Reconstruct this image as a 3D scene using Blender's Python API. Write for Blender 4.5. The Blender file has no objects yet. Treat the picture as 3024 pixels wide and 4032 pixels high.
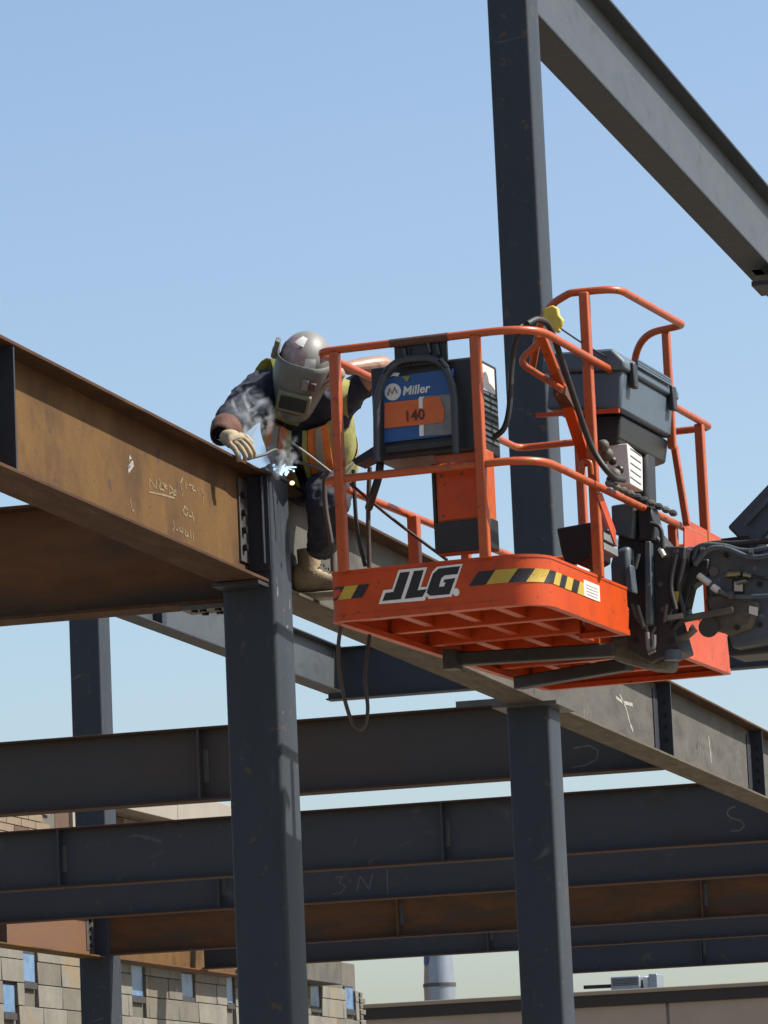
import bpy, bmesh, math, random
from mathutils import Vector, Matrix
random.seed(7)
S = bpy.context.scene
COL = S.collection
R = math.radians

# ------------------------------------------------------------------ camera
YAW, PITCH, ROLL, FPX = R(-15.544), R(9.461), R(-2.500), 16531.0     # focal length in pixels of the 3024 x 4032 photograph
CAM = Vector((0, 0, 1.6))
fw = Vector((math.sin(YAW)*math.cos(PITCH), math.cos(YAW)*math.cos(PITCH), math.sin(PITCH)))
_r = Vector((math.cos(YAW), -math.sin(YAW), 0)); _u = _r.cross(fw)
rt = _r*math.cos(ROLL) + _u*math.sin(ROLL)
up = -_r*math.sin(ROLL) + _u*math.cos(ROLL)
cd = bpy.data.cameras.new('camera'); cam = bpy.data.objects.new('camera', cd); COL.objects.link(cam)
cam.matrix_world = Matrix(((rt.x, up.x, -fw.x, CAM.x), (rt.y, up.y, -fw.y, CAM.y), (rt.z, up.z, -fw.z, CAM.z), (0, 0, 0, 1)))
cd.sensor_fit = 'VERTICAL'; cd.sensor_height = 36; cd.lens = FPX/4032*36
cd.clip_start = .1; cd.clip_end = 5000
S.camera = cam
S.render.resolution_x, S.render.resolution_y = 768, 1024

# ------------------------------------------------------------------ sky, sun, exposure
SUN_EL, SUN_PHI = R(49), R(12)            # elevation; direction: from +X turned towards +Y
w = bpy.data.worlds.new('World'); S.world = w; w.use_nodes = True
nt = w.node_tree; nt.nodes.clear()
sky = nt.nodes.new('ShaderNodeTexSky'); sky.sky_type = 'NISHITA'; sky.sun_disc = False
sky.sun_elevation = SUN_EL; sky.sun_rotation = R(90) - SUN_PHI
sky.altitude = 100; sky.air_density = 1.1; sky.dust_density = 2.4; sky.ozone_density = 2.2
bg = nt.nodes.new('ShaderNodeBackground'); bg.inputs['Strength'].default_value = .09
wo = nt.nodes.new('ShaderNodeOutputWorld')
nt.links.new(sky.outputs[0], bg.inputs[0]); nt.links.new(bg.outputs[0], wo.inputs[0])
sd = bpy.data.lights.new('sun', 'SUN'); sd.energy = 5.0; sd.angle = R(.53); sd.color = (1, .93, .82)
so = bpy.data.objects.new('sun', sd); COL.objects.link(so)
tosun = Vector((math.cos(SUN_PHI)*math.cos(SUN_EL), math.sin(SUN_PHI)*math.cos(SUN_EL), math.sin(SUN_EL)))
so.rotation_euler = tosun.to_track_quat('Z', 'Y').to_euler(); so.location = (20, 5, 30)
vs = S.view_settings; vs.view_transform = 'Standard'; vs.look = 'None'; vs.exposure = 1.03; vs.gamma = 1

# ------------------------------------------------------------------ pixel helpers
def ray(x, y): return fw + rt*((x-1512)/FPX) - up*((y-2016)/FPX)
def at(x, y, d): return CAM + ray(x, y)*d
def aX(x, y, X): d = ray(x, y); return CAM + d*((X-CAM.x)/d.x)
def aY(x, y, Y): d = ray(x, y); return CAM + d*((Y-CAM.y)/d.y)
def aZ(x, y, Z): d = ray(x, y); return CAM + d*((Z-CAM.z)/d.z)

# ------------------------------------------------------------------ materials
MATS = {}
def newmat(name):
    m = bpy.data.materials.new(name); m.use_nodes = True
    n = m.node_tree.nodes; n.clear()
    o = n.new('ShaderNodeOutputMaterial'); b = n.new('ShaderNodeBsdfPrincipled')
    m.node_tree.links.new(b.outputs[0], o.inputs[0]); MATS[name] = m
    return m, n, m.node_tree.links, b
def c4(c): return (c[0], c[1], c[2], 1)
def surf(name, c1, c2=None, scale=6, rough=.6, metal=0, stretch=(1, 1, 1), c3=None, scale3=2.0, lo3=.5, hi3=.7, bump=.0, bscale=60, rvar=.12, spec=.4, coat=0, lo=.35, hi=.65, scr=None, scr_scale=3.0, spots=None, spot_scale=18, spot_lo=.68):
    m, n, L, b = newmat(name)
    tc = n.new('ShaderNodeTexCoord'); mp = n.new('ShaderNodeMapping'); mp.inputs['Scale'].default_value = stretch
    L.new(tc.outputs['Object'], mp.inputs[0])
    col = None
    n1 = n.new('ShaderNodeTexNoise'); n1.inputs['Scale'].default_value = scale; n1.inputs['Detail'].default_value = 8; n1.inputs['Roughness'].default_value = .65
    L.new(mp.outputs[0], n1.inputs[0])
    rp = n.new('ShaderNodeValToRGB'); rp.color_ramp.elements[0].position = lo; rp.color_ramp.elements[1].position = hi
    rp.color_ramp.elements[0].color = c4(c1); rp.color_ramp.elements[1].color = c4(c2 or c1)
    L.new(n1.outputs[0], rp.inputs[0]); col = rp.outputs[0]
    if c3:
        n3 = n.new('ShaderNodeTexNoise'); n3.inputs['Scale'].default_value = scale3; n3.inputs['Detail'].default_value = 6; n3.inputs['Roughness'].default_value = .6
        ad = n.new('ShaderNodeVectorMath'); ad.operation = 'ADD'; ad.inputs[1].default_value = (13.1, 4.7, 9.3)
        L.new(mp.outputs[0], ad.inputs[0]); L.new(ad.outputs[0], n3.inputs[0])
        r3 = n.new('ShaderNodeValToRGB'); r3.color_ramp.elements[0].position = lo3; r3.color_ramp.elements[1].position = hi3
        L.new(n3.outputs[0], r3.inputs[0])
        mx = n.new('ShaderNodeMix'); mx.data_type = 'RGBA'; L.new(r3.outputs[0], mx.inputs[0]); L.new(col, mx.inputs[6]); mx.inputs[7].default_value = c4(c3)
        col = mx.outputs[2]
    if scr:
        mp2 = n.new('ShaderNodeMapping'); mp2.inputs['Rotation'].default_value = (.5, .35, .6); mp2.inputs['Scale'].default_value = (.35, 16, .5); L.new(tc.outputs['Object'], mp2.inputs[0])
        ns = n.new('ShaderNodeTexNoise'); ns.inputs['Scale'].default_value = scr_scale; ns.inputs['Detail'].default_value = 3; L.new(mp2.outputs[0], ns.inputs[0])
        r4 = n.new('ShaderNodeValToRGB'); e = r4.color_ramp.elements; e[0].position = .492; e[0].color = (0, 0, 0, 1); e[1].position = .5; e[1].color = (.8, .8, .8, 1)
        e2 = r4.color_ramp.elements.new(.508); e2.color = (0, 0, 0, 1); L.new(ns.outputs[0], r4.inputs[0])
        nm = n.new('ShaderNodeTexNoise'); nm.inputs['Scale'].default_value = 2.6; nm.inputs['Detail'].default_value = 3; L.new(tc.outputs['Object'], nm.inputs[0])
        r6 = n.new('ShaderNodeValToRGB'); r6.color_ramp.elements[0].position = .55; r6.color_ramp.elements[1].position = .66; L.new(nm.outputs[0], r6.inputs[0])
        ml = n.new('ShaderNodeMath'); ml.operation = 'MULTIPLY'; L.new(r4.outputs[0], ml.inputs[0]); L.new(r6.outputs[0], ml.inputs[1])
        mx = n.new('ShaderNodeMix'); mx.data_type = 'RGBA'; L.new(ml.outputs[0], mx.inputs[0]); L.new(col, mx.inputs[6]); mx.inputs[7].default_value = c4(scr); col = mx.outputs[2]
    if spots:
        nq = n.new('ShaderNodeTexNoise'); nq.inputs['Scale'].default_value = spot_scale; nq.inputs['Detail'].default_value = 4; L.new(tc.outputs['Object'], nq.inputs[0])
        r5 = n.new('ShaderNodeValToRGB'); r5.color_ramp.elements[0].position = spot_lo; r5.color_ramp.elements[1].position = spot_lo+.03; L.new(nq.outputs[0], r5.inputs[0])
        mx = n.new('ShaderNodeMix'); mx.data_type = 'RGBA'; L.new(r5.outputs[0], mx.inputs[0]); L.new(col, mx.inputs[6]); mx.inputs[7].default_value = c4(spots); col = mx.outputs[2]
    L.new(col, b.inputs['Base Color'])
    mr = n.new('ShaderNodeMapRange'); mr.inputs[3].default_value = max(.05, rough-rvar); mr.inputs[4].default_value = min(1, rough+rvar)
    L.new(n1.outputs[0], mr.inputs[0]); L.new(mr.outputs[0], b.inputs['Roughness'])
    b.inputs['Metallic'].default_value = metal; b.inputs['Specular IOR Level'].default_value = spec
    if coat: b.inputs['Coat Weight'].default_value = coat; b.inputs['Coat Roughness'].default_value = .2
    if bump:
        nb = n.new('ShaderNodeTexNoise'); nb.inputs['Scale'].default_value = bscale; nb.inputs['Detail'].default_value = 5
        L.new(tc.outputs['Object'], nb.inputs[0])
        bp = n.new('ShaderNodeBump'); bp.inputs['Strength'].default_value = bump; bp.inputs['Distance'].default_value = .01
        L.new(nb.outputs[0], bp.inputs['Height']); L.new(bp.outputs[0], b.inputs['Normal'])
    return m
def glow(name, c, s):
    m, n, L, b = newmat(name); b.inputs['Base Color'].default_value = c4(c)
    b.inputs['Emission Color'].default_value = c4(c); b.inputs['Emission Strength'].default_value = s; return m

surf('column_paint', (.018, .0244, .0335), (.0229, .0301, .0402), 3, .6, spec=.25, stretch=(3, 3, .5), c3=(.0337, .0403, .0452), scale3=9, lo3=.64, hi3=.74, bump=.15, bscale=35, scr=(.09, .09, .085), scr_scale=2.2, spots=(.055, .04, .03), spot_scale=16, spot_lo=.66)
surf('upper_paint', (.0355, .0438, .0515), (.0438, .0523, .0598), 2, .55, stretch=(1, 1, 2), c3=(.025, .0292, .0334), scale3=4, lo3=.55, hi3=.75, bump=.1, bscale=30, scr=(.05, .05, .05), scr_scale=1.5)
surf('slate_paint', (.0173, .0203, .026), (.0235, .026, .031), 2.5, .6, stretch=(1, 1, 1.5), c3=(.0248, .0186, .0149), scale3=3.0, lo3=.55, hi3=.75, bump=.1, bscale=30, scr=(.07, .065, .06), scr_scale=1.6, spots=(.045, .03, .022), spot_scale=11, spot_lo=.66)
surf('slate_brown', (.022, .0215, .022), (.030, .028, .027), 2.5, .65, stretch=(1, 1, 1.5), c3=(.034, .024, .018), scale3=.5, lo3=.42, hi3=.6, bump=.15, bscale=30, scr=(.06, .055, .05), scr_scale=1.6)
surf('navy_paint', (.0112, .0144, .0224), (.016, .0192, .0272), 2.5, .55, bump=.1, bscale=30, scr=(.05, .05, .05), scr_scale=2)
surf('rust_web', (.0977, .0525, .0155), (.0665, .0346, .0123), 2.2, .85, stretch=(1, 1.3, 1.0), c3=(.0407, .0231, .0113), scale3=2.6, lo3=.5, hi3=.72, bump=.25, bscale=45, spec=.2, spots=(.05, .03, .02), spot_scale=9, spot_lo=.66)
surf('rust_flange', (.0534, .0243, .0102), (.0315, .0157, .0086), 4, .85, stretch=(3, .6, 3), c3=(.0754, .0428, .0185), scale3=6, lo3=.55, hi3=.75, bump=.25, bscale=45, spec=.2)
surf('brown_flange', (.03, .016, .0132), (.044, .024, .018), 3, .8, stretch=(.6, 3, 3), c3=(.024, .02, .02), scale3=4, bump=.2, spec=.2)
surf('rust_brown', (.0626, .0286, .0121), (.1002, .0444, .0172), 3, .85, stretch=(.7, 1, 2.5), c3=(.047, .032, .0207), scale3=2.0, lo3=.45, hi3=.65, bump=.25, spec=.2)
surf('rust_pink', (.0919, .0498, .0352), (.1104, .0558, .0264), 1.6, .85, stretch=(1, 1, 3), bump=.2, spec=.2)
surf('dusty_web', (.0689, .0666, .0592), (.0505, .0484, .0437), 3, .8, stretch=(1, .8, 2), c3=(.0356, .0338, .0309), scale3=3.2, lo3=.5, hi3=.7, bump=.2, spec=.25, scr=(.3, .28, .24), scr_scale=2.4, spots=(.07, .06, .05), spot_scale=10, spot_lo=.64)
surf('dusty_flange', (.0779, .0658, .0484), (.0565, .047, .035), 5, .8, stretch=(3, .6, 3), c3=(.035, .0269, .0202), scale3=5, bump=.2, spec=.25)
surf('bolt_steel', (.0133, .0133, .0146), (.024, .024, .024), 30, .5, metal=.6)
surf('plate_steel', (.0485, .0485, .0468), (.0693, .0693, .0659), 12, .55, metal=.3, bump=.1)
surf('lift_orange', (.3689, .0446, .004), (.3272, .0374, .0038), 7, .42, c3=(.2143, .0268, .0043), scale3=5, lo3=.48, hi3=.8, bump=.06, bscale=120, spec=.3, scr=(.1008, .0319, .0108), scr_scale=4, spots=(.0706, .0298, .0135), spot_scale=26, spot_lo=.67)
surf('rail_orange', (.3167, .0632, .0133), (.2745, .051, .0118), 14, .38, c3=(.1582, .0364, .0118), scale3=11, lo3=.62, hi3=.75, spec=.35, scr=(.1109, .0709, .0465), scr_scale=6, spots=(.0554, .0425, .031), spot_scale=40, spot_lo=.66)
surf('black_steel', (.0086, .0086, .0096), (.0168, .0168, .0178), 9, .5, c3=(.0432, .0408, .0336), scale3=8, lo3=.6, hi3=.8, bump=.1)
surf('boom_grey', (.0289, .0413, .0576), (.042, .057, .0767), 6, .5, c3=(.0734, .0891, .0816), scale3=4, lo3=.5, hi3=.75, bump=.1, spots=(.114, .121, .1125), spot_scale=22, spot_lo=.66)
surf('dirty_metal', (.067, .0607, .0461), (.0419, .0398, .0336), 9, .65, c3=(.1005, .0922, .067), scale3=6, bump=.2)
surf('box_grey', (.0454, .0663, .088), (.0551, .0791, .1035), 6, .5, bump=.06, bscale=90, scr=(.2, .2, .2), scr_scale=5)
surf('black_plastic', (.0058, .0062, .0077), (.0106, .011, .0125), 8, .45)
surf('rubber_black', (.0067, .0067, .0071), (.0143, .0143, .0143), 20, .6)
surf('rubber_brown', (.032, .0227, .0174), (.0479, .0347, .0267), 25, .65)
surf('welder_blue', (.0082, .0513, .1779), (.0137, .0616, .1916), 7, .4)
surf('welder_frame', (.0209, .0259, .0324), (.0267, .0312, .0381), 20, .45)
surf('panel_grey', (.097, .1028, .1028), (.1485, .1485, .1485), 22, .5)
surf('decal_white', (.5848, .5774, .5548), (.4948, .4798, .4498), 14, .5)
surf('decal_black', (.0057, .0057, .0086), (.0095, .0095, .0124), 14, .45)
surf('decal_yellow', (.354, .2534, .0287), (.2966, .2105, .0287), 14, .5)
surf('decal_orange', (.4279, .0914, .0167), (.3726, .0743, .0143), 14, .55)
surf('label_white', (.4855, .4855, .4713), (.4142, .4142, .3999), 10, .5)
surf('chalk', (.1686, .136, .0815), (.1251, .0924, .0488), 30, .95)
surf('chalk_grey', (.1141, .1141, .1141), (.0746, .0746, .0746), 30, .95)
surf('chalk_white', (.248, .24, .2158), (.1678, .1599, .144), 20, .95)
surf('skin', (.1967, .1092, .0743), (.2272, .1311, .0918), 20, .5)
surf('navy_shirt', (.0086, .0106, .0202), (.0144, .0168, .0278), 18, .85, bump=.5, bscale=28)
surf('dark_jeans', (.0077, .0106, .0202), (.0168, .0202, .0312), 16, .85, bump=.5, bscale=24)
surf('vest_lime', (.1999, .2066, .04), (.1599, .1533, .0533), 12, .8, c3=(.0799, .0734, .04), scale3=7, bump=.4, bscale=30)
surf('vest_orange', (.4532, .1333, .02), (.3665, .0932, .02), 12, .8, bump=.4, bscale=30)
surf('vest_silver', (.2048, .1962, .1706), (.1536, .1493, .1322), 12, .6)
surf('hat_grey', (.1239, .1269, .1239), (.1609, .1609, .1547), 8, .5, spec=.35)
surf('shield_grey', (.0715, .0757, .0673), (.0926, .0946, .0842), 8, .5)
surf('shield_olive', (.0907, .0952, .0589), (.1133, .1133, .0725), 8, .55)
surf('lens_dark', (.004, .007, .010), (.007, .011, .014), 8, .3, spec=.3)
surf('sticker_pink', (.26, .1976, .1923), (.1557, .1039, .1145), 30, .5)
surf('sticker_maroon', (.0347, .0106, .016), (.0533, .0267, .0267), 30, .5)
surf('glove_tan', (.2814, .2277, .1474), (.2009, .1608, .1072), 14, .85, c3=(.0804, .0669, .0535), scale3=14, lo3=.55, hi3=.7, bump=.5, bscale=35)
surf('gauntlet_red', (.0768, .032, .0192), (.0544, .024, .016), 14, .85, bump=.4)
surf('boot_tan', (.2372, .1919, .1128), (.1862, .1469, .0903), 12, .7, c3=(.1128, .0903, .0622), scale3=10, bump=.3)
surf('boot_sole', (.192, .1678, .1119), (.144, .1239, .084), 14, .7)
surf('lace_brown', (.0267, .0187, .012), (.0426, .032, .0213), 20, .8)
surf('yellow_cloth', (.4158, .3306, .0533), (.3731, .2933, .0427), 10, .7, bump=.3)
surf('stone_block', (.1515, .1474, .1272), (.1136, .1105, .099), 2.5, .9, c3=(.1599, .117, .0613), scale3=1.1, lo3=.55, hi3=.75, bump=.5, bscale=14, spec=.15)
surf('stone_block_dark', (.1148, .1082, .0895), (.0851, .0823, .0715), 2.5, .9, c3=(.1275, .0867, .0447), scale3=1.1, lo3=.55, hi3=.75, bump=.5, bscale=14, spec=.15)
surf('mortar', (.0832, .078, .0659), (.0659, .0623, .052), 6, .95)
surf('stone_fascia', (.0672, .0644, .056), (.042, .0392, .0347), 3, .9, bump=.4, bscale=10)
surf('window_blue', (.0544, .1202, .2366), (.1088, .1757, .2856), 3, .25, c3=(.0326, .0694, .1469), scale3=4, lo3=.5, hi3=.7, spec=.5)
surf('window_frame_dark', (.0187, .0187, .02), (.0267, .0267, .0267), 6, .7)
surf('brick_tan', (.1533, .1183, .0832), (.1287, .0959, .0659), 2, .9, bump=.3, bscale=20)
surf('brick_brown', (.0511, .0304, .0192), (.0704, .0416, .0256), 2, .9, bump=.3, bscale=20)
surf('concrete_band', (.1979, .18, .1547), (.1728, .1584, .1368), 1.2, .85, bump=.1)
surf('taupe_wall', (.2512, .2097, .1619), (.2891, .2395, .1823), .8, .9, c3=(.2283, .1946, .1485), scale3=.4, bump=.15, bscale=8)
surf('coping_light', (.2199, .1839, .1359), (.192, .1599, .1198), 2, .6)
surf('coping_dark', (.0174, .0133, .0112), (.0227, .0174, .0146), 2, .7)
surf('galvanised', (.2248, .2571, .2999), (.1928, .2227, .2623), 3, .4, metal=.5)
surf('ground_dirt', (.2387, .1989, .1525), (.1856, .1557, .1193), .4, .95, c3=(.1459, .126, .0994), scale3=.12, bump=.4, bscale=3)
surf('tyre', (.0053, .0053, .0053), (.008, .008, .008), 8, .85)
glow('arc_glow', (.55, .82, 1.0), .6)
glow('spark_glow', (1.0, .62, .35), .8)

# ------------------------------------------------------------------ mesh helpers
class MB:
    def __init__(s): s.v = []; s.f = []
    def add(s, vs, fs):
        o = len(s.v); s.v += [Vector(p) for p in vs]; s.f += [tuple(i+o for i in q) for q in fs]; return s
    def box(s, lo, hi):
        (a, b, c), (d, e, g) = lo, hi
        return s.add([(a,b,c),(d,b,c),(d,e,c),(a,e,c),(a,b,g),(d,b,g),(d,e,g),(a,e,g)], [(0,3,2,1),(4,5,6,7),(0,1,5,4),(1,2,6,5),(2,3,7,6),(3,0,4,7)])
    def beam(s, a, b, wx, wy, ref=(0, 0, 1), wx2=None, wy2=None):     # box between two points
        a = Vector(a); b = Vector(b); z = (b-a).normalized(); x = Vector(ref).cross(z)
        if x.length < 1e-4: x = Vector((1, 0, 0)).cross(z)
        x.normalize(); y = z.cross(x); q = []
        for p, u, v in ((a, wx, wy), (b, wx2 or wx, wy2 or wy)):
            for sx, sy in ((-1,-1),(1,-1),(1,1),(-1,1)): q.append(p + x*sx*u/2 + y*sy*v/2)
        return s.add(q, [(0,3,2,1),(4,5,6,7),(0,1,5,4),(1,2,6,5),(2,3,7,6),(3,0,4,7)])
    def prism(s, poly, ext):
        n = len(poly); P = [Vector(p) for p in poly]; E_ = Vector(ext)
        return s.add(P + [p+E_ for p in P], [tuple(range(n))[::-1], tuple(range(n, 2*n))] + [(i, (i+1) % n, (i+1) % n+n, i+n) for i in range(n)])
    def cyl(s, a, b, r1, r2=None, n=16, cap=True):
        r2 = r1 if r2 is None else r2
        return s.tube([a, b], [r1, r2], n, cap=cap)
    def tube(s, path, r, n=10, closed=False, cap=True):
        P = [Vector(p) for p in path]; m = len(P)
        rr = r if isinstance(r, (list, tuple)) else [r]*m
        T = []
        for i in range(m):
            a = P[(i-1) % m] if (closed or i > 0) else P[i]; b = P[(i+1) % m] if (closed or i < m-1) else P[i]
            T.append((b-a).normalized())
        x = Vector((0, 0, 1)).cross(T[0])
        if x.length < 1e-3: x = Vector((1, 0, 0)).cross(T[0])
        x.normalize(); vs_ = []
        for i in range(m):
            x = (x - T[i]*x.dot(T[i])).normalized(); y = T[i].cross(x)
            for k in range(n):
                t = 2*math.pi*(k+.5)/n; vs_.append(P[i] + (x*math.cos(t)+y*math.sin(t))*rr[i])
        fs = []
        for i in range(m if closed else m-1):
            j = (i+1) % m
            for k in range(n): fs.append((i*n+k, i*n+(k+1) % n, j*n+(k+1) % n, j*n+k))
        if cap and not closed: fs += [tuple(range(n))[::-1], tuple(range((m-1)*n, m*n))]
        return s.add(vs_, fs)
    def ball(s, c, r, n=12, m=8, M=None):
        c = Vector(c); r = (r, r, r) if not hasattr(r, '__len__') else r; vs_ = []; fs = []
        for i in range(m+1):
            for k in range(n):
                a = math.pi*i/m; t = 2*math.pi*k/n; p = Vector((r[0]*math.sin(a)*math.cos(t), r[1]*math.sin(a)*math.sin(t), r[2]*math.cos(a)))
                vs_.append(c + (M @ p if M else p))
        for i in range(m):
            for k in range(n): fs.append((i*n+k, (i+1)*n+k, (i+1)*n+(k+1) % n, i*n+(k+1) % n))
        return s.add(vs_, fs)
    def build(s, name, mat, parent=None, smooth=35, bevel=0, seg=2, kind=None):
        me = bpy.data.meshes.new(name); me.from_pydata([tuple(p) for p in s.v], [], s.f)
        bm = bmesh.new(); bm.from_mesh(me); bmesh.ops.remove_doubles(bm, verts=bm.verts, dist=1e-6); bmesh.ops.recalc_face_normals(bm, faces=bm.faces); bm.to_mesh(me); bm.free()
        if smooth:
            for p in me.polygons: p.use_smooth = True
            me.set_sharp_from_angle(angle=R(smooth))
        me.materials.append(MATS[mat])
        return link(name, me, parent, bevel, seg, kind)
def link(name, me, parent=None, bevel=0, seg=2, kind=None):
    o = bpy.data.objects.new(name, me); COL.objects.link(o)
    if parent is not None:
        o.parent = parent
        root = parent
        while root.parent: root = root.parent
        if not root.get('_local') and root.type == 'EMPTY' and parent is root:
            o.matrix_parent_inverse = Matrix.Translation(-root.location)
    if bevel:
        b = o.modifiers.new('bevel', 'BEVEL'); b.width = bevel; b.segments = seg; b.limit_method = 'ANGLE'; b.angle_limit = R(40); b.harden_normals = False
    if kind: o['kind'] = kind
    return o
def tag(o, label, cat, group=None):
    o['label'] = label; o['category'] = cat
    if group: o['group'] = group
    return o
def thing(name, loc, label, cat, group=None, local=False, rz=0):
    e = bpy.data.objects.new(name, None); COL.objects.link(e); e.location = loc; e.empty_display_size = .2
    e.rotation_euler = (0, 0, rz)
    if local: e['_local'] = 1
    return tag(e, label, cat, group)
def text_mesh(txt, size, shear=0, bold=0, ext=.001):
    cu = bpy.data.curves.new('lettering', 'FONT'); cu.body = txt; cu.size = size; cu.shear = shear; cu.offset = bold; cu.extrude = ext
    cu.align_x = 'CENTER'; cu.align_y = 'CENTER'; cu.resolution_u = 3
    ob = bpy.data.objects.new('lettering', cu); COL.objects.link(ob)
    dg = bpy.context.evaluated_depsgraph_get(); me = bpy.data.meshes.new_from_object(ob.evaluated_get(dg))
    bpy.data.objects.remove(ob); bpy.data.curves.remove(cu)
    return me
def text_obj(name, txt, size, M, mat, parent, shear=0, bold=0):
    me = text_mesh(txt, size, shear, bold); me.transform(M); me.materials.clear(); me.materials.append(MATS[mat])
    return link(name, me, parent)
def arc_path(pts, rad, seg=6):                      # polyline with rounded corners: pts, rad per point (0 = sharp)
    out = []; n = len(pts); P = [Vector(p) for p in pts]
    for i in range(n):
        r_ = rad[i] if hasattr(rad, '__len__') else rad
        if i in (0, n-1) or r_ == 0: out.append(P[i]); continue
        a = (P[i-1]-P[i]).normalized(); b = (P[i+1]-P[i]).normalized(); d = r_
        p0 = P[i]+a*d; p1 = P[i]+b*d
        for k in range(seg+1):
            t = k/seg; out.append(p0*(1-t)**2 + P[i]*2*t*(1-t) + p1*t*t)
    return out

def spline(pts, seg=8):                              # smooth curve through points
    P = [Vector(p) for p in pts]; P = [P[0]*2-P[1]]+P+[P[-1]*2-P[-2]]; out = []
    for i in range(1, len(P)-2):
        for k in range(seg):
            t = k/seg; a, b, c, d = P[i-1:i+3]
            out.append(.5*((2*b)+(c-a)*t+(2*a-5*b+4*c-d)*t*t+(3*b-a-3*c+d)*t**3))
    return out+[P[-2]]

# ------------------------------------------------------------------ the ground
g = MB(); N = 24
for i in range(N+1):
    for j in range(N+1):
        x = (i/N*2-1); y = (j/N*2-1); x = x*abs(x)*900; y = y*abs(y)*900+40
        g.v.append(Vector((x, y, 0)))
for i in range(N):
    for j in range(N): g.f.append((i*(N+1)+j, (i+1)*(N+1)+j, (i+1)*(N+1)+j+1, i*(N+1)+j+1))
gr = g.build('ground', 'ground_dirt'); gr['kind'] = 'structure'

# ------------------------------------------------------------------ steel frame
XG = -5.678; ZT = 4.96; ZB = 4.443; YA = 18.05; CW = .254
def hss(name, x, y, z0, z1, wx, wy, mat, label, group, extras=None):     # square tube column, x/y centre
    t = thing(name, (x, y, z0), label, 'column', group)
    r_ = .022; pts = []
    for sx, sy, a0 in ((1, 1, 0), (-1, 1, 90), (-1, -1, 180), (1, -1, 270)):
        for k in range(5):
            a = R(a0+k*22.5); pts.append(((x+sx*(wx/2-r_))+r_*math.cos(a), (y+sy*(wy/2-r_))+r_*math.sin(a), z0+.02))
    MB().prism(pts, (0, 0, z1-z0-.02)).build('shaft', mat, t, 50)
    MB().box((x-wx*.85, y-wy*.85, z0), (x+wx*.85, y+wy*.85, z0+.02)).build('base_plate', 'plate_steel', t, bevel=.003)
    return t
def ibeam(name, axis, c, s0, s1, zb, zt, bf, mats, label, group, tf=.016, tw=.012, stiff=(), stiff_side=0, stiff_mat=None):
    # axis 'x' or 'y': beam runs along that axis; c = the other horizontal coordinate (web centre)
    loc = (s0, c, zb) if axis == 'x' else (c, s0, zb)
    t = thing(name, loc, label, 'beam', group)
    def bx(a0, a1, b0, b1, z0, z1):
        return MB().box((a0, b0, z0), (a1, b1, z1)) if axis == 'x' else MB().box((b0, a0, z0), (b1, a1, z1))
    bx(s0, s1, c-tw/2, c+tw/2, zb+tf, zt-tf).build('web', mats[0], t)
    bx(s0, s1, c-bf/2, c+bf/2, zt-tf, zt).build('top_flange', mats[1], t, bevel=.003)
    bx(s0, s1, c-bf/2, c+bf/2, zb, zb+tf).build('bottom_flange', mats[2], t, bevel=.003)
    for p in stiff:
        for sd_ in ((-1, 1) if stiff_side == 0 else (stiff_side,)):
            b0, b1 = (c+tw/2, c+bf/2-.006) if sd_ > 0 else (c-bf/2+.006, c-tw/2)
            bx(p-.007, p+.007, b0, b1, zb+tf, zt-tf).build('stiffener', stiff_mat or mats[0], t)
    return t
GC = 'square steel columns of the frame'; GB = 'steel beams of the frame'; GP = 'floor beams running across the frame'
colA = hss('steel_post', XG, YA+.14, 0, 4.945, CW, .28, 'column_paint', 'dark square steel column at the welder, with the rusty girder bolted to it', GC)
colC = hss('steel_post', XG, 23.30+.14, 0, ZB-.02, CW, .28, 'column_paint', 'dark square steel column standing under the platform, carrying the pale girder', GC)
MB().box((XG-.19, 23.22, ZB-.02), (XG+.19, 23.70, ZB)).build('cap_plate', 'plate_steel', colC)
colB = hss('steel_post', XG, 23.66+.14, ZT, 10.6, CW, .28, 'column_paint', 'tall dark steel column rising behind the orange platform to the top of the picture', GC)
colL = hss('steel_post', -15.32, 42.7+.18, 0, 8.9, .352, .36, 'column_paint', 'thinner distant steel column left of the front column, behind the floor beams', GC)
# cap and clip details of the front column
MB().box((XG-.15, YA-.10, 4.945), (XG+.14, YA+.31, 4.957)).build('cap_plate', 'plate_steel', colA, bevel=.002)
MB().box((XG+.086, YA-.035, 4.53), (XG+.094, YA-.001, 4.94)).build('connection_plate', 'column_paint', colA, bevel=.002)
MB().box((XG-.09, YA-.009, 4.50), (XG+.115, YA-.0005, 4.942)).build('connection_plate', 'navy_paint', colA, bevel=.002)
MB().box((XG+.0065, YA-.135, 4.535), (XG+.0165, YA-.0095, 4.92)).build('connection_plate', 'plate_steel', colA, bevel=.001)
for z in (4.60, 4.68, 4.76, 4.84):
    b = MB(); b.cyl((XG+.0165, YA-.098, z), (XG+.036, YA-.098, z), .017, n=6); b.build('bolt', 'bolt_steel', colA, 0)
# seat plate under the rusty girder, and bolts on its underside
MB().box((XG-.12, YA-.16, ZB-.022), (XG+.10, YA-.001, ZB-.003)).build('seat_plate', 'navy_paint', colA, bevel=.002)

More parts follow.
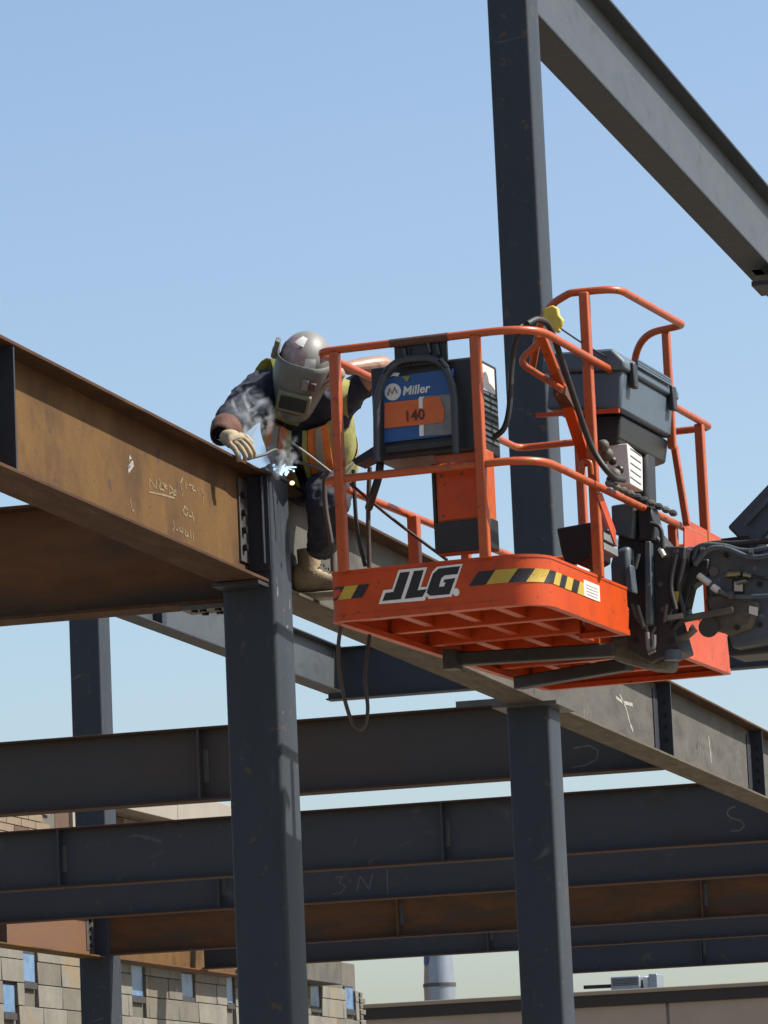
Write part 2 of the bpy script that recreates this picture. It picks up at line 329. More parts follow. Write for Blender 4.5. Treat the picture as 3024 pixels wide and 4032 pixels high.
# the girder line over columns A and C
gr1 = ibeam('rusty_girder', 'y', XG, 12.2, YA-.015, ZB, ZT, .212, ('rust_web', 'rust_flange', 'rust_flange'), 'long rusty orange girder coming in from the left edge, with chalk marks', GB)
st_y = aX(60, 1600, XG+.1).y
MB().box((XG+.006, st_y-.007, ZB+.016), (XG+.10, st_y+.007, ZT-.016)).build('stiffener', 'navy_paint', gr1)
MB().box((XG+.006, st_y-.16, ZB+.11), (XG+.016, st_y-.01, ZT-.11)).build('connection_plate', 'navy_paint', gr1)
gr2 = ibeam('dusty_girder', 'y', XG, YA+.295, 23.45, ZB, ZT, .212, ('dusty_web', 'rust_flange', 'dusty_flange'), 'grey dusty girder the welder sits on, running back behind the platform', GB)
yb1, yb2 = aX(2650, 2900, XG+.1).y, aX(3010, 3050, XG+.1).y
gr3 = ibeam('dusty_girder', 'y', XG, 23.46, 53.0, ZB, ZT, .212, ('dusty_web', 'rust_flange', 'dusty_flange'), 'pale dusty girder leaving the right edge under the platform, with dark stiffener plates', GB, stiff=(), stiff_side=1)
for yb in (yb1, yb2, yb2+3.0):
    MB().box((XG+.006, yb-.007, ZB+.016), (XG+.10, yb+.007, ZT-.016)).build('stiffener', 'navy_paint', gr3)
    MB().box((XG+.006, yb-.155, ZB+.06), (XG+.014, yb-.01, ZT-.06)).build('connection_plate', 'navy_paint', gr3)
    for z in (ZB+.13, ZB+.21, ZB+.29, ZB+.37): MB().cyl((XG+.06, yb-.007, z), (XG+.06, yb-.02, z), .014, n=6).build('bolt', 'bolt_steel', gr3, 0)
for px, py in ((2725, 2785), (2745, 2940), (2815, 2785)):
    p = aX(px, py, XG+.006); MB().cyl(p, p+Vector((.002, 0, 0)), .017, n=10).build('bolt_hole', 'decal_black', gr3)
def scribble(parent, pxs, X, mat, r=.008, name='chalk_mark'):
    pts = [aX(x, y, X) for x, y in pxs]; m = MB(); o_ = Vector((.0012, 0, 0))
    for a, b in zip(pts[:-1], pts[1:]):
        d = (b-a); n_ = Vector((0, -d.z, d.y)).normalized()*r*random.uniform(.7, 1.2)
        e = d.normalized()*r*.4
        m.add([a-n_-e+o_, b-n_+e+o_, b+n_+e+o_, a+n_-e+o_], [(0, 1, 2, 3)])
    return m.build(name, mat, parent, 0)
wx_ = XG+.0065
K = .2411
def zz(l): return [(500+x*K, 1800+y*K) for x, y in l]
for st in ([(370, 540), (365, 350), (470, 520), (470, 370)], [(510, 350), (545, 400), (525, 520), (600, 540)], [(575, 420), (640, 470), (580, 480), (650, 520)], [(690, 460), (760, 560), (690, 600), (680, 480)],
           [(790, 540), (800, 620), (740, 610), (790, 540)], [(355, 570), (560, 610), (770, 668)], [(905, 340), (870, 430), (890, 560), (905, 640)], [(950, 420), (965, 520)], [(1010, 450), (1080, 470), (1060, 540), (1120, 550)],
           [(1140, 500), (1170, 620)], [(1210, 520), (1245, 620), (1240, 720)], [(940, 800), (905, 900), (970, 960), (990, 880), (940, 800)], [(1010, 960), (1090, 990)], [(1060, 900), (1085, 1060)],
           [(745, 1030), (770, 1140), (745, 1210)], [(800, 1180), (830, 1200)], [(860, 1140), (850, 1200), (910, 1230), (900, 1150)], [(950, 1190), (940, 1280), (1000, 1290), (970, 1230)], [(1030, 1200), (1045, 1330)], [(1075, 1240), (1085, 1370)],
           [(50, 700), (80, 860), (110, 880)], [(30, 60), (80, 40), (60, 140), (10, 180)]):
    scribble(gr1, zz(st), wx_, 'chalk', .0042)
scribble(gr1, [(510, 1800), (522, 1825), (505, 1850)], wx_, 'chalk_white', .012)
scribble(gr3, [(2440, 2735), (2465, 2790), (2480, 2850), (2492, 2878)], wx_, 'chalk_white', .012)
scribble(gr3, [(2425, 2745), (2450, 2765), (2490, 2775)], wx_, 'chalk_white', .012)
scribble(gr3, [(2790, 2900), (2800, 3000)], wx_, 'chalk_white', .016)

# rusty cross beam into column A from the left
gx = ibeam('rusty_cross_girder', 'x', YA+.14, -15.1, XG-CW/2-.006, ZB-.06, ZT-.045, .20, ('rust_brown', 'rust_flange', 'rust_flange'), 'rust brown cross beam below the rusty girder at the left edge', GB)
for px in (680, 700, 722, 770, 795):
    p = aZ(px, 2352, ZB-.062); MB().cyl((p.x, YA+.14-.05+(.1 if px in (700, 770) else 0), ZB-.06), (p.x, YA+.14-.05+(.1 if px in (700, 770) else 0), ZB-.095), .017, n=6).build('bolt', 'bolt_steel', gx, 0)
MB().box((XG-CW/2-.22, YA+.06, ZB-.084), (XG-CW/2-.006, YA+.22, ZB-.061)).build('seat_plate', 'plate_steel', gx)

# floor beams across (set out where each one's underside meets the level of the girder)
def pX(px, Y, py=3300): return aY(px, py, Y).x
def purlin(Y, mats, label, stiffs, x0=-15.2, x1=None, zb=ZB):
    t = ibeam('floor_girder', 'x', Y, x0, XG-.11 if x1 is None else x1, zb, ZT-.01, .20, mats, label, GP)
    for px in stiffs:
        x = pX(px, Y-.1)
        MB().box((x-.007, Y-.094, zb+.016), (x+.007, Y-.006, ZT-.026)).build('stiffener', mats[0], t)
        MB().box((x+.01, Y-.016, zb+.13), (x+.05, Y-.007, ZT-.16)).build('connection_plate', 'plate_steel', t)
    return t
SL = ('slate_paint', 'brown_flange', 'brown_flange')
p1 = purlin(27.45, ('slate_brown', 'brown_flange', 'brown_flange'), 'topmost and nearest of the dark floor beams behind the columns, brown flanges', (790,))
p2 = purlin(33.75, SL, 'second dark floor beam from the top, sky showing above it between the columns', (225, 1740))
p3 = purlin(37.3, ('slate_paint', 'brown_flange', 'brown_flange'), 'slate grey floor beam third from the top with faint chalk letters', (850,))
p4 = purlin(42.72, ('rust_brown', 'brown_flange', 'brown_flange'), 'reddish brown rusty floor beam, fourth from the top', (1548, 2748), x0=-15.32+.18)
p5 = purlin(46.1, ('slate_paint', 'brown_flange', 'brown_flange'), 'narrow slate strip of floor beam below the rusty brown one', (1900,))
p6 = purlin(51.4, ('navy_paint', 'brown_flange', 'brown_flange'), 'lowest and farthest dark navy floor beam, seen only right of the right column', (2735,), x0=aY(2060, 3800, 51.4).x)
# splice plate lying on the first floor beam beside column C
MB().box((aY(1800, 2765, 27.4).x, 27.36, ZT-.009), (aY(2010, 2765, 27.4).x, 27.54, ZT+.03)).build('splice_plate', 'plate_steel', p1)
def scribbleY(parent, pxs, Y, mat, r, name='chalk_mark'):
    pts = [aY(x, y, Y) for x, y in pxs]; m = MB()
    for a, b in zip(pts[:-1], pts[1:]):
        d = (b-a); n_ = Vector((-d.z, 0, d.x)).normalized()*r
        m.add([a-n_, b-n_, b+n_, a+n_], [(0, 1, 2, 3)])
    return m.build(name, mat, parent, 0)
yw = 37.3-.0072
for st in ([(1320, 3455), (1350, 3452), (1335, 3475), (1360, 3490), (1345, 3515), (1310, 3522)], [(1405, 3510), (1418, 3450), (1452, 3500), (1468, 3440)], [(1524, 3425), (1527, 3520)]):
    scribbleY(p3, st, yw, 'chalk_grey', .004)
scribbleY(p2, [(2895, 3175), (2870, 3185), (2862, 3205), (2880, 3222), (2915, 3230), (2932, 3250), (2915, 3270), (2878, 3272)], 33.75-.0072, 'chalk_grey', .006)
scribbleY(p1, [(2260, 2945), (2320, 2935), (2355, 2955), (2350, 2990), (2300, 3015), (2250, 3022)], 27.45-.0072, 'chalk_grey', .005)
# girder line through the far-left column
XL = -15.32
lg1 = ibeam('rusty_girder', 'y', XL, 26.0, 42.7-.012, ZB-.02, ZT, .26, ('rust_pink', 'rust_flange', 'rust_web'), 'far sunlit pinkish rust girder low at the left edge, bolted to the thin column', GB)
ls = aX(22, 3700, XL+.1).y
MB().box((XL+.006, ls-.01, ZB), (XL+.12, ls+.01, ZT-.02)).build('stiffener', 'dusty_flange', lg1)
for k in range(4):
    z = 4.56+k*.085; MB().cyl((XL+.012, 42.55, z), (XL+.04, 42.55, z), .022, n=6).build('bolt', 'bolt_steel', lg1, 0)
MB().box((XL+.006, 42.44, 4.5), (XL+.014, 42.66, 4.9)).build('connection_plate', 'plate_steel', lg1)
lg2 = ibeam('rusty_girder', 'y', XL, 43.07, 47.6, ZB-.02, ZT, .26, ('rust_web', 'rust_flange', 'rust_brown'), 'short far brown girder end just left of the front column, low down', GB)
# upper storey
ub = ibeam('upper_girder', 'y', XG, 23.66+.285, 40.0, 8.70, 9.375, .235, ('upper_paint', 'column_paint', 'column_paint'), 'grey upper beam slanting off the top right corner from the tall column', GB, tf=.02)
bz = aY(2985, 1128, 31.6).z; bx0 = aY(2972, 1112, 31.6).x
bk = thing('beam_bracket', (bx0, 31.6, bz), 'small dark steel bracket at the right edge under the upper beam', 'bracket')
MB().box((bx0, 31.45, bz-.025), (-5.15, 31.85, bz+.012)).build('bottom_flange', 'navy_paint', bk)
MB().box((bx0+.08, 31.5, bz+.10), (-5.15, 31.8, bz+.125)).build('top_flange', 'navy_paint', bk)
MB().box((bx0+.10, 31.64, bz+.012), (-5.15, 31.66, bz+.10)).build('web', 'upper_paint', bk)
MB().box((XG-.05, 31.55, bz+.125), (XG+.05, 31.75, 8.70)).build('hanger', 'navy_paint', bk)
ul = ibeam('upper_girder', 'y', XL+.04, 43.07, 52.2, 8.29, 8.90, .24, ('upper_paint', 'navy_paint', 'navy_paint'), 'far grey upper beam running from the thin column behind the front column', GB, tf=.02)
MB().box((XL+.05, aX(620, 2400, XL+.1).y, 8.31), (XL+.155, aX(620, 2400, XL+.1).y+.15, 8.88)).build('stiffener', 'navy_paint', ul)
un = ibeam('upper_girder', 'x', 52.33, XL-.1, -4.0, 8.22, 8.90, .24, ('navy_paint', 'navy_paint', 'navy_paint'), 'dark navy far upper beam crossing behind the orange platform', GB, tf=.02)
scuff = [(1093, 2330, .012, .03), (1085, 2795, .008, .008), (1130, 2470, .02, .012), (1140, 2380, .008, .03)]
for px, py, a, b in scuff:
    p = aX(px, py, XG+CW/2+.001)
    if p.y < YA+.03: p.y = YA+.05
    MB().add([(p.x, p.y-a, p.z-b), (p.x, p.y+a, p.z-b*.4), (p.x, p.y+a*.8, p.z+b), (p.x, p.y-a*.7, p.z+b*.6)], [(0, 1, 2, 3)]).build('scuff_mark', 'chalk_grey', colA, 0)

# ------------------------------------------------------------------ boom lift (platform local frame)
O = Vector((-4.878, 16.635, 4.044)); TH = R(4.5)
lift = thing('boom_lift', O, 'orange boom lift platform with black stripes and dark boom from the right', 'boom lift', local=True, rz=-TH)
LUX = Vector((math.cos(TH), -math.sin(TH), 0)); LUY = Vector((math.sin(TH), math.cos(TH), 0)); LUZ = Vector((0, 0, 1))
def tol(P): d = P-O; return Vector((d.dot(LUX), d.dot(LUY), d.z))
def lY(px, py, yl):
    d = ray(px, py); k = (yl + (O-CAM).dot(LUY))/d.dot(LUY); return tol(CAM+d*k)
def lX(px, py, xl):
    d = ray(px, py); k = (xl + (O-CAM).dot(LUX))/d.dot(LUX); return tol(CAM+d*k)
def lZ(px, py, zl): return tol(aZ(px, py, O.z+zl))
W_, LN = .93, 2.86
NX = .74; N0, N1 = 1.20, 1.98
corner = [((0, 0), .05), ((W_, 0), .17), ((W_, N0), .0), ((NX, N0), .0), ((NX, N1), .0), ((W_, N1), .0), ((W_, LN), .05), ((0, LN), .05)]
def ring(off, seg=12):
    out = []; n = len(corner)
    for i, ((x, y), r_) in enumerate(corner):
        P = Vector((x, y)); A = Vector(corner[i-1][0]); B = Vector(corner[(i+1) % n][0])
        a = (A-P).normalized(); b = (B-P).normalized()
        if r_ == 0:
            # offset outward: left of travel direction is inside (counter clockwise), outside = right
            da = -a; db = b; oa = Vector((da.y, -da.x)); ob_ = Vector((db.y, -db.x)); out.append(P + (oa+ob_)*off)
        else:
            c = P + (a+b)*r_
            s_ = P + a*r_ - c; e_ = P + b*r_ - c
            t0 = math.atan2(s_.y, s_.x); t1 = math.atan2(e_.y, e_.x)
            while t1 < t0: t1 += 2*math.pi
            for k in range(seg+1):
                t = t0+(t1-t0)*k/seg; out.append(c + Vector((math.cos(t), math.sin(t)))*(r_+off))
    return out
def band(r0, r1, z0, z1):
    n = len(r0); m = MB()
    vs_ = [(p.x, p.y, z0) for p in r0] + [(p.x, p.y, z1) for p in r0] + [(p.x, p.y, z1) for p in r1] + [(p.x, p.y, z0) for p in r1]
    fs = []
    for i in range(n):
        j = (i+1) % n
        for k in range(4): fs.append((k*n+i, k*n+j, ((k+1) % 4)*n+j, ((k+1) % 4)*n+i))
    return m.add(vs_, fs)
toe = band(ring(0), ring(-.006), .012, .188).build('toe_board', 'lift_orange', lift, 30)
band(ring(.004), ring(-.03), -.012, .012).build('toe_board_lip', 'lift_orange', lift, 30)
band(ring(.003), ring(-.012), .188, .200).build('toe_board_rim', 'lift_orange', lift, 30)
ri = ring(-.012)
MB().prism([(p.x, p.y, .085) for p in ri], (0, 0, .012)).build('floor_plate', 'lift_orange', lift, 30)
for k in range(6):
    y = .22+k*.48
    x1 = NX-.02 if N0-.1 < y < N1+.1 else W_-.02
    MB().box((.02, y-.025, .015), (x1, y+.025, .085)).build('floor_rib', 'lift_orange', lift, bevel=.004)
for x in (.20, .42, .62):
    for k in range(5):
        y0 = .22+k*.48+.026; MB().box((x-.02, y0, .03), (x+.02, y0+.428, .085)).build('floor_rib', 'lift_orange', lift, bevel=.004)
# decals on the toe board
FP = -.0015
def fpt(x, y, off=FP): q = lY(x, y, 0); return Vector((q.x, off, q.z))
def zl_(l, off): return [fpt(1480+x*K, 2180+y*K, off) for x, y in l]
def flat(parent, poly, mat, name, ext):
    return MB().prism(poly, ext).build(name, mat, parent, 0)
flat(toe, zl_([(48, 825), (125, 598), (270, 582), (372, 268), (840, 222), (735, 545), (830, 545), (920, 300), (1000, 215), (1420, 165), (1330, 430), (1240, 700), (870, 742), (830, 690), (800, 765)], -.0012), 'decal_white', 'logo_outline', (0, -.0008, 0))
for L_ in ([(110, 775), (160, 645), (290, 625), (400, 310), (560, 295), (410, 745)], [(475, 740), (625, 285), (785, 268), (685, 600), (835, 580), (765, 705)],
           [(850, 580), (935, 330), (1030, 245), (1380, 205), (1335, 335), (1130, 355), (1075, 400), (1030, 545), (1120, 535), (1145, 470), (1105, 475), (1120, 425), (1300, 400), (1205, 665), (890, 690), (835, 640)]):
    flat(toe, zl_(L_, -.0024), 'decal_black', 'logo_letter', (0, -.0008, 0))
flat(toe, zl_([(1315+55*math.cos(a*math.pi/6), 630+65*math.sin(a*math.pi/6)) for a in range(12)], -.0024), 'decal_white', 'registered_mark', (0, -.0008, 0))
# hazard tape: walk along the outside of the toe board from the front left corner
outer = ring(.0026, 12)
def walk():
    pts = [Vector((p.x, p.y)) for p in outer]; s = [0]
    for a, b in zip(pts[:-1], pts[1:]): s.append(s[-1]+(b-a).length)
    return pts, s
WP, WS = walk()
def wat(s):
    if s < 0:
        d = (WP[1]-WP[0]).normalized(); return WP[0]+d*s
    for i in range(len(WS)-1):
        if WS[i] <= s <= WS[i+1]:
            t = (s-WS[i])/max(1e-9, WS[i+1]-WS[i]); return WP[i].lerp(WP[i+1], t)
    return WP[-1]
def sx(px, py):                                        # arc length of a point on the front face
    q = lY(px, py, 0); best = min(range(0, 4000), key=lambda i: abs(wat(i*.0003).x-q.x) + (0 if wat(i*.0003).y < .05 else 9)); return best*.0003
def tape(s0, s1, z0, z1, sl, mat):
    m = MB(); n = 5; vs_ = []
    for k in range(n+1):
        for z, o_ in ((z0, -sl), (z1, sl)):
            p = wat(s0+(s1-s0)*k/n + o_); vs_.append((p.x, p.y, z))
    fs = [(2*k, 2*k+2, 2*k+3, 2*k+1) for k in range(n)]
    return m.add(vs_, fs).build('hazard_stripe', mat, toe, 0)
s = sx(1865, 2270); zt0, zt1 = .084, .140
seq = [('decal_black', .075), ('decal_yellow', .045), ('decal_yellow', .05), ('decal_black', .075), ('decal_yellow', .085), ('decal_black', .07), ('decal_yellow', .075), ('decal_black', .075), ('decal_yellow', .085), ('decal_black', .085), ('decal_yellow', .09), ('decal_black', .09), ('decal_yellow', .09)]
for i, (m_, l_) in enumerate(seq):
    tape(s, s+l_, zt0, zt1, .022, m_); s += l_
tape(.03, .085, .080, .134, .018, 'decal_black'); tape(.085, .145, .080, .134, .018, 'decal_yellow'); tape(.145, .195, .080, .134, .018, 'decal_black')
# white warning stickers on the right side
def sticker(y0, y1, z0, z1, x=W_+.0015, mat='label_white'):
    return MB().box((x, y0, z0), (x+.0012, y1, z1)).build('sticker', mat, toe)
a = lX(2296, 2290, W_); b = lX(2360, 2350, W_); sticker(a.y, b.y, .085, .155)
for k in range(4): MB().box((W_+.0028, a.y+.03, .095+k*.013), (W_+.0034, b.y-.03, .099+k*.013)).build('sticker_print', 'sticker_pink', toe)
# rails
RR = .017; ZR = 1.135; ZM = .585
def rail(path, r=RR, name='guard_rail', mat='rail_orange', closed=False): return MB().tube(path, r, 12, closed).build(name, mat, lift, 60)
def loop(z, x0, x1, y0, y1, rf, rs):
    pts = [(x0+.3, y0, z), (x1, y0, z), (x1, y1, z), (x0, y1, z), (x0, y0, z), (x0+.3, y0, z)]
    return arc_path(pts, [0, rf, rs, rs, rs, 0], 8)[:-1]
rail(loop(ZR, .0, .96, -.02, 2.62, .2, .07), closed=True, name='top_rail')
rail(loop(ZM, .005, .95, -.02, 2.66, .2, .07), closed=True, name='mid_rail')
def post(x, y, z0, z1, w=.042, d=.042): return MB().box((x-w/2, y-d/2, z0), (x+w/2, y+d/2, z1)).build('post', 'rail_orange', lift, bevel=.006)
post(.075, -.02, .19, ZR-.01); post(.70, -.02, .19, ZR-.01)
post(.93, .80, .19, 1.44); post(.95, 2.45, .19, ZR-.01); post(.03, 1.0, .19, ZM-.01, .05, .05); post(.30, 2.64, .19, ZR-.01); post(.93, 1.98, .19, ZM); post(.62, 2.64, .19, ZM)
post(.01, 1.75, .19, ZM-.01)
# console guard hoop
hp = [(.58, 1.10, 1.20), (.70, .93, 1.42), (.86, .82, 1.45), (1.07, .84, 1.45), (1.10, 1.74, 1.45), (.86, 1.84, 1.45), (.80, 1.92, 1.30)]
rail(arc_path(hp, [0, .12, .02, .10, .04, .12, 0], 8), name='console_guard_rail')
post(1.0, 1.80, .9, 1.44, .036, .036)
# entry gate frame and slanting brace near the front right corner
g1, g2, g3 = lY(2165, 1312, .55), lY(2040, 1425, .55), lY(2215, 1535, .55)
rail(arc_path([g1, g2, g3], [0, .05, 0], 6), .015, name='gate_frame')
MB().beam(lX(2130, 1320, .86), lX(2225, 1560, .86), .04, .03).build('brace', 'rail_orange', lift, bevel=.005)
MB().beam(lX(2225, 1560, .86), lX(2312, 1830, .86), .05, .035).build('brace', 'lift_orange', lift, bevel=.005)
MB().beam(lX(2205, 1540, .86)-Vector((0, .01, 0)), lX(2245, 1605, .86), .056, .04).build('brace_sleeve', 'gauntlet_red', lift)
rail(arc_path([lY(2290, 1870, .78), lY(2295, 1815, .78), lY(2325, 1815, .78), lY(2330, 1870, .78)], [0, .02, .02, 0], 5), .012, name='tie_off_ring')
MB().prism([(.93+.022, *lX(2350, 1950, .955)[1:]), (.955, *lX(2420, 2150, .955)[1:]), (.955, *lX(2420, 2090, .955)[1:]), (.955, *lX(2365, 1940, .955)[1:])], (.006, 0, 0)).build('gusset_plate', 'lift_orange', lift)
MB().prism([lX(2350, 2085, .93), lX(2412, 2085, .93), lX(2362, 1945, .93)], (.008, 0, 0)).build('gusset_plate', 'lift_orange', lift)
# braces at the far end
MB().beam(lY(2655, 1755, 2.0), lY(2705, 2070, 2.0), .035, .03).build('brace', 'rail_orange', lift, bevel=.005)
MB().prism([lX(2690, 2040, .96), lX(2690, 2160, .96), lX(2850, 2190, .96), lX(2845, 2125, .96)], (.006, 0, 0)).build('gusset_plate', 'lift_orange', lift)
# orange document box hung inside the front rails
bb = MB(); p = lY(1712, 1845, .06); q = lY(1960, 2040, .06)
MB().box((p.x, .06, q.z-.12), (p.x+.232, .15, p.z+.06)).build('document_box', 'rail_orange', lift, bevel=.006)
MB().box((p.x-.012, .048, q.z-.125), (p.x+.236, .155, q.z+.005)).build('document_box_base', 'black_plastic', lift, bevel=.004)
MB().box((p.x-.014, .055, q.z-.01), (p.x-.001, .148, p.z+.02)).build('document_box_edge', 'black_plastic', lift)
MB().box((p.x+.012, .052, q.z+.012), (p.x+.205, .0595, p.z+.0)).build('document_box_lid', 'lift_orange', lift, bevel=.002)
for xx in (.03, .19):
    for zz_ in (.03, .20): MB().cyl((p.x+xx, .0515, q.z+zz_), (p.x+xx, .047, q.z+zz_), .006, n=8).build('screw', 'plate_steel', lift)
# grey control console with lid
C0 = Vector((.80, 1.02, 1.02))
con = MB().prism([(.66, 1.02, .99), (1.0, 1.02, .95), (1.02, 1.02, 1.13), (.68, 1.02, 1.15)], (0, .80, 0)).build('control_console', 'box_grey', lift, bevel=.015)
MB().prism([(.655, 1.0, 1.15), (1.035, 1.0, 1.125), (1.035, 1.0, 1.165), (.98, 1.0, 1.225), (.72, 1.0, 1.235), (.66, 1.0, 1.20)], (0, .84, 0)).build('console_lid', 'box_grey', con, bevel=.012)
for y in (1.12, 1.72): MB().box((1.022, y-.03, 1.06), (1.05, y+.03, 1.17)).build('latch', 'black_plastic', con, bevel=.006)
for k in range(3): MB().beam((1.04, 1.17, 1.175+.012*k-.004), (1.04, 1.68, 1.175+.012*k-.004), .012, .009).build('console_handle', 'box_grey', con)
MB().box((.66, .99, 1.22), (.70, 1.03, 1.27)).build('hinge', 'black_plastic', con, bevel=.005)
MB().box((.86, 1.70, 1.22), (.92, 1.76, 1.26)).build('hinge', 'black_plastic', con, bevel=.005)
MB().beam((.62, 1.0, .965), (1.0, 1.0, .945), .018, .018).build('console_bracket', 'lift_orange', lift)
# black electrics under the console
MB().prism([(.72, 1.10, .97), (.98, 1.10, .945), (.96, 1.10, .84), (.78, 1.10, .80)], (0, .72, 0)).build('console_underside', 'black_plastic', lift, bevel=.01)
MB().beam((.90, 1.60, .86), (.88, 1.62, .20), .12, .14, ref=(0, 1, 0)).build('console_post', 'black_plastic', lift, bevel=.02)
# white electrical box
wbx = MB().prism([lX(2470, 1745, .985), lX(2530, 1800, .985), lX(2532, 1935, .985), lX(2482, 1905, .985)], (-.10, 0, 0)).build('electrical_box', 'label_white', lift, bevel=.004)
for k in range(5):
    a = lX(2483, 1765+k*28, .987); b = lX(2525, 1795+k*28, .987); MB().beam(a, b, .002, .004).build('box_seam', 'panel_grey', wbx)
for px, py, r_ in ((2375, 1755, .028), (2390, 1790, .03), (2412, 1815, .02), (2420, 1870, .03), (2405, 1890, .022), (2440, 1850, .02)):
    c = lX(px, py, .96); MB().ball(c, (r_, r_, r_), 10, 6).build('cable_gland', 'dirty_metal' if r_ > .025 else 'black_plastic', lift)
for k in range(10):
    t = k/9; c = lX(2400+t*250, 1905+t*115, 1.0); MB().ball(c, (.018, .04, .016), 8, 5).build('cable_gland', random.choice(['dirty_metal', 'black_plastic', 'plate_steel']), lift)
# foot switch box / tray
fs_ = MB().prism([lY(2190, 2080, .95), lY(2330, 2055, .95), lY(2330, 2190, .95), lY(2235, 2240, .95), lY(2210, 2180, .95)], (0, .28, 0)).build('foot_pedal_box', 'black_plastic', lift, bevel=.008)
MB().beam(lX(2355, 2110, .93), lX(2412, 2140, .93), .05, .03).build('pedal_bracket', 'panel_grey', lift)
MB().beam(lX(2355, 2150, .93), lX(2412, 2180, .93), .05, .03).build('pedal_bracket', 'panel_grey', lift)
MB().box((.86, lX(2255, 2235, .88).y, .19), (.90, lX(2325, 2260, .88).y, .225)).build('sticker', 'label_white', lift)
# boom head, rotator and mast: traced on their own planes, real thickness
def lprism(name, mat, pts, y, ext, bevel=.008, parent=lift): return MB().prism([lY(px, py, y) for px, py in pts], (0, ext, 0)).build(name, mat, parent, bevel=bevel)
lprism('rotator_mount', 'black_steel', [(2440, 2010), (2500, 2010), (2620, 2150), (2700, 2150), (2690, 2250), (2640, 2420), (2680, 2560), (2560, 2610), (2470, 2560), (2475, 2400), (2420, 2300)], 1.50, .22)
lprism('rotator_mount', 'boom_grey', [(2405, 1990), (2500, 1975), (2490, 2120), (2410, 2100)], 1.42, .12)
lprism('rotator_cover', 'boom_grey', [(2415, 2165), (2475, 2145), (2480, 2250), (2460, 2330), (2405, 2320), (2400, 2220)], 1.36, .10, .02)
lprism('rotator_cover', 'boom_grey', [(2455, 2250), (2482, 2220), (2492, 2335), (2462, 2320)], 1.33, .08)
lprism('mast_tube', 'boom_grey', [(2538, 2130), (2560, 2130), (2566, 2460), (2540, 2460)], 1.44, .05, .004)
lprism('mast_cap', 'black_plastic', [(2505, 2000), (2560, 1990), (2580, 2070), (2570, 2130), (2515, 2130)], 1.45, .12)
head = lprism('boom_head', 'boom_grey', [(2690, 2150), (2880, 2150), (3200, 2175), (3200, 2470), (3024, 2530), (2880, 2555), (2868, 2500), (2800, 2470), (2780, 2360), (2770, 2250), (2700, 2230)], 1.62, .34, .02)
lprism('boom_head_base', 'navy_paint', [(2860, 2500), (3210, 2440), (3210, 2555), (2868, 2585)], 1.72, .25, .01)
lprism('boom_bracket', 'dirty_metal', [(2770, 2350), (2830, 2330), (2990, 2370), (2960, 2470), (2880, 2500), (2800, 2480)], 1.58, .06, .02)
lprism('boom_link', 'black_steel', [(2670, 2290), (2740, 2200), (2790, 2200), (2790, 2260), (2720, 2310), (2700, 2400), (2720, 2430), (2680, 2440)], 1.60, .10)
MB().cyl(lY(2790, 2470, 1.55), lY(2790, 2470, 1.9), .045, n=16).build('pivot_pin', 'black_plastic', lift)
MB().cyl(lY(2810, 2250, 1.60), lY(2810, 2250, 1.63), .022, n=12).build('pivot_pin', 'plate_steel', lift)
MB().beam(lY(2680, 2440, 1.54), lY(2890, 2400, 1.54), .03, .03).build('cylinder_rod', 'dirty_metal', lift, bevel=.008)
MB().beam(lY(2905, 2300, 1.6), lY(2945, 2290, 1.6), .09, .01).build('valve_block', 'panel_grey', lift)
vb = lprism('valve_block', 'label_white', [(2890, 2290), (2922, 2290), (2922, 2328), (2890, 2328)], 1.60, .015, .002)
lprism('valve_frame', 'black_plastic', [(2882, 2280), (2930, 2280), (2930, 2336), (2882, 2336)], 1.612, .01, .002)
def fitting(pts, y, r, mat='decal_yellow', name='hose_fitting'): return MB().tube([lY(px, py, y) for px, py in pts], r, 10).build(name, mat, lift, 40)
surf('brass', (.1653, .1386, .0799), (.1999, .1812, .12), 20, .25, metal=.8)
fitting([(2848, 2268), (2870, 2262)], 1.59, [.008, .016], 'brass'); fitting([(2868, 2262), (2918, 2258)], 1.59, .018, 'brass'); fitting([(2930, 2264), (2960, 2268)], 1.59, [.018, .012], 'brass')
fitting([(2750, 2265), (2795, 2298)], 1.57, .015, 'label_white'); fitting([(2805, 2310), (2832, 2328)], 1.57, .016, 'label_white')
fitting([(2720, 2470), (2735, 2480), (2705, 2505), (2670, 2515)], 1.52, .016, 'dirty_metal')
for k in range(4): MB().tube([lY(2490+k*30, 2380+k*30, 1.46), lY(2500+k*22, 2420+k*26, 1.44), lY(2520+k*16, 2450+k*26, 1.44)], .008, 8).build('hydraulic_hose', 'dirty_metal', lift)
MB().beam(lY(2625, 2435, 1.48), lY(2690, 2425, 1.48), .045, .02).build('serial_plate', 'panel_grey', lift)
fitting([(2598, 2160), (2615, 2190)], 1.48, .012, 'label_white'); fitting([(2500, 2240), (2515, 2180)], 1.40, .010, 'plate_steel'); fitting([(2510, 2385), (2520, 2420), (2535, 2470)], 1.42, .010, 'plate_steel'); fitting([(2625, 2380), (2615, 2450)], 1.45, .010, 'plate_steel')
def hose(pts, y, r, mat='rubber_black', name='hydraulic_hose'):
    P = spline([lY(px, py, y) for px, py in pts], 6); return MB().tube(P, r, 8).build(name, mat, lift, 60)
hose([(2730, 2205), (2760, 2150), (2850, 2150), (2940, 2170), (3080, 2150)], 1.56, .013, 'boom_grey')
hose([(2735, 2225), (2790, 2165), (2860, 2160), (2960, 2195), (3080, 2180)], 1.54, .013, 'boom_grey')
hose([(2725, 2215), (2745, 2160), (2820, 2140), (2900, 2140), (3080, 2125)], 1.60, .014, 'rubber_black')
hose([(2830, 2328), (2900, 2350), (3080, 2345)], 1.56, .012, 'boom_grey')
hose([(2960, 2268), (3080, 2290)], 1.58, .008, 'rubber_black')
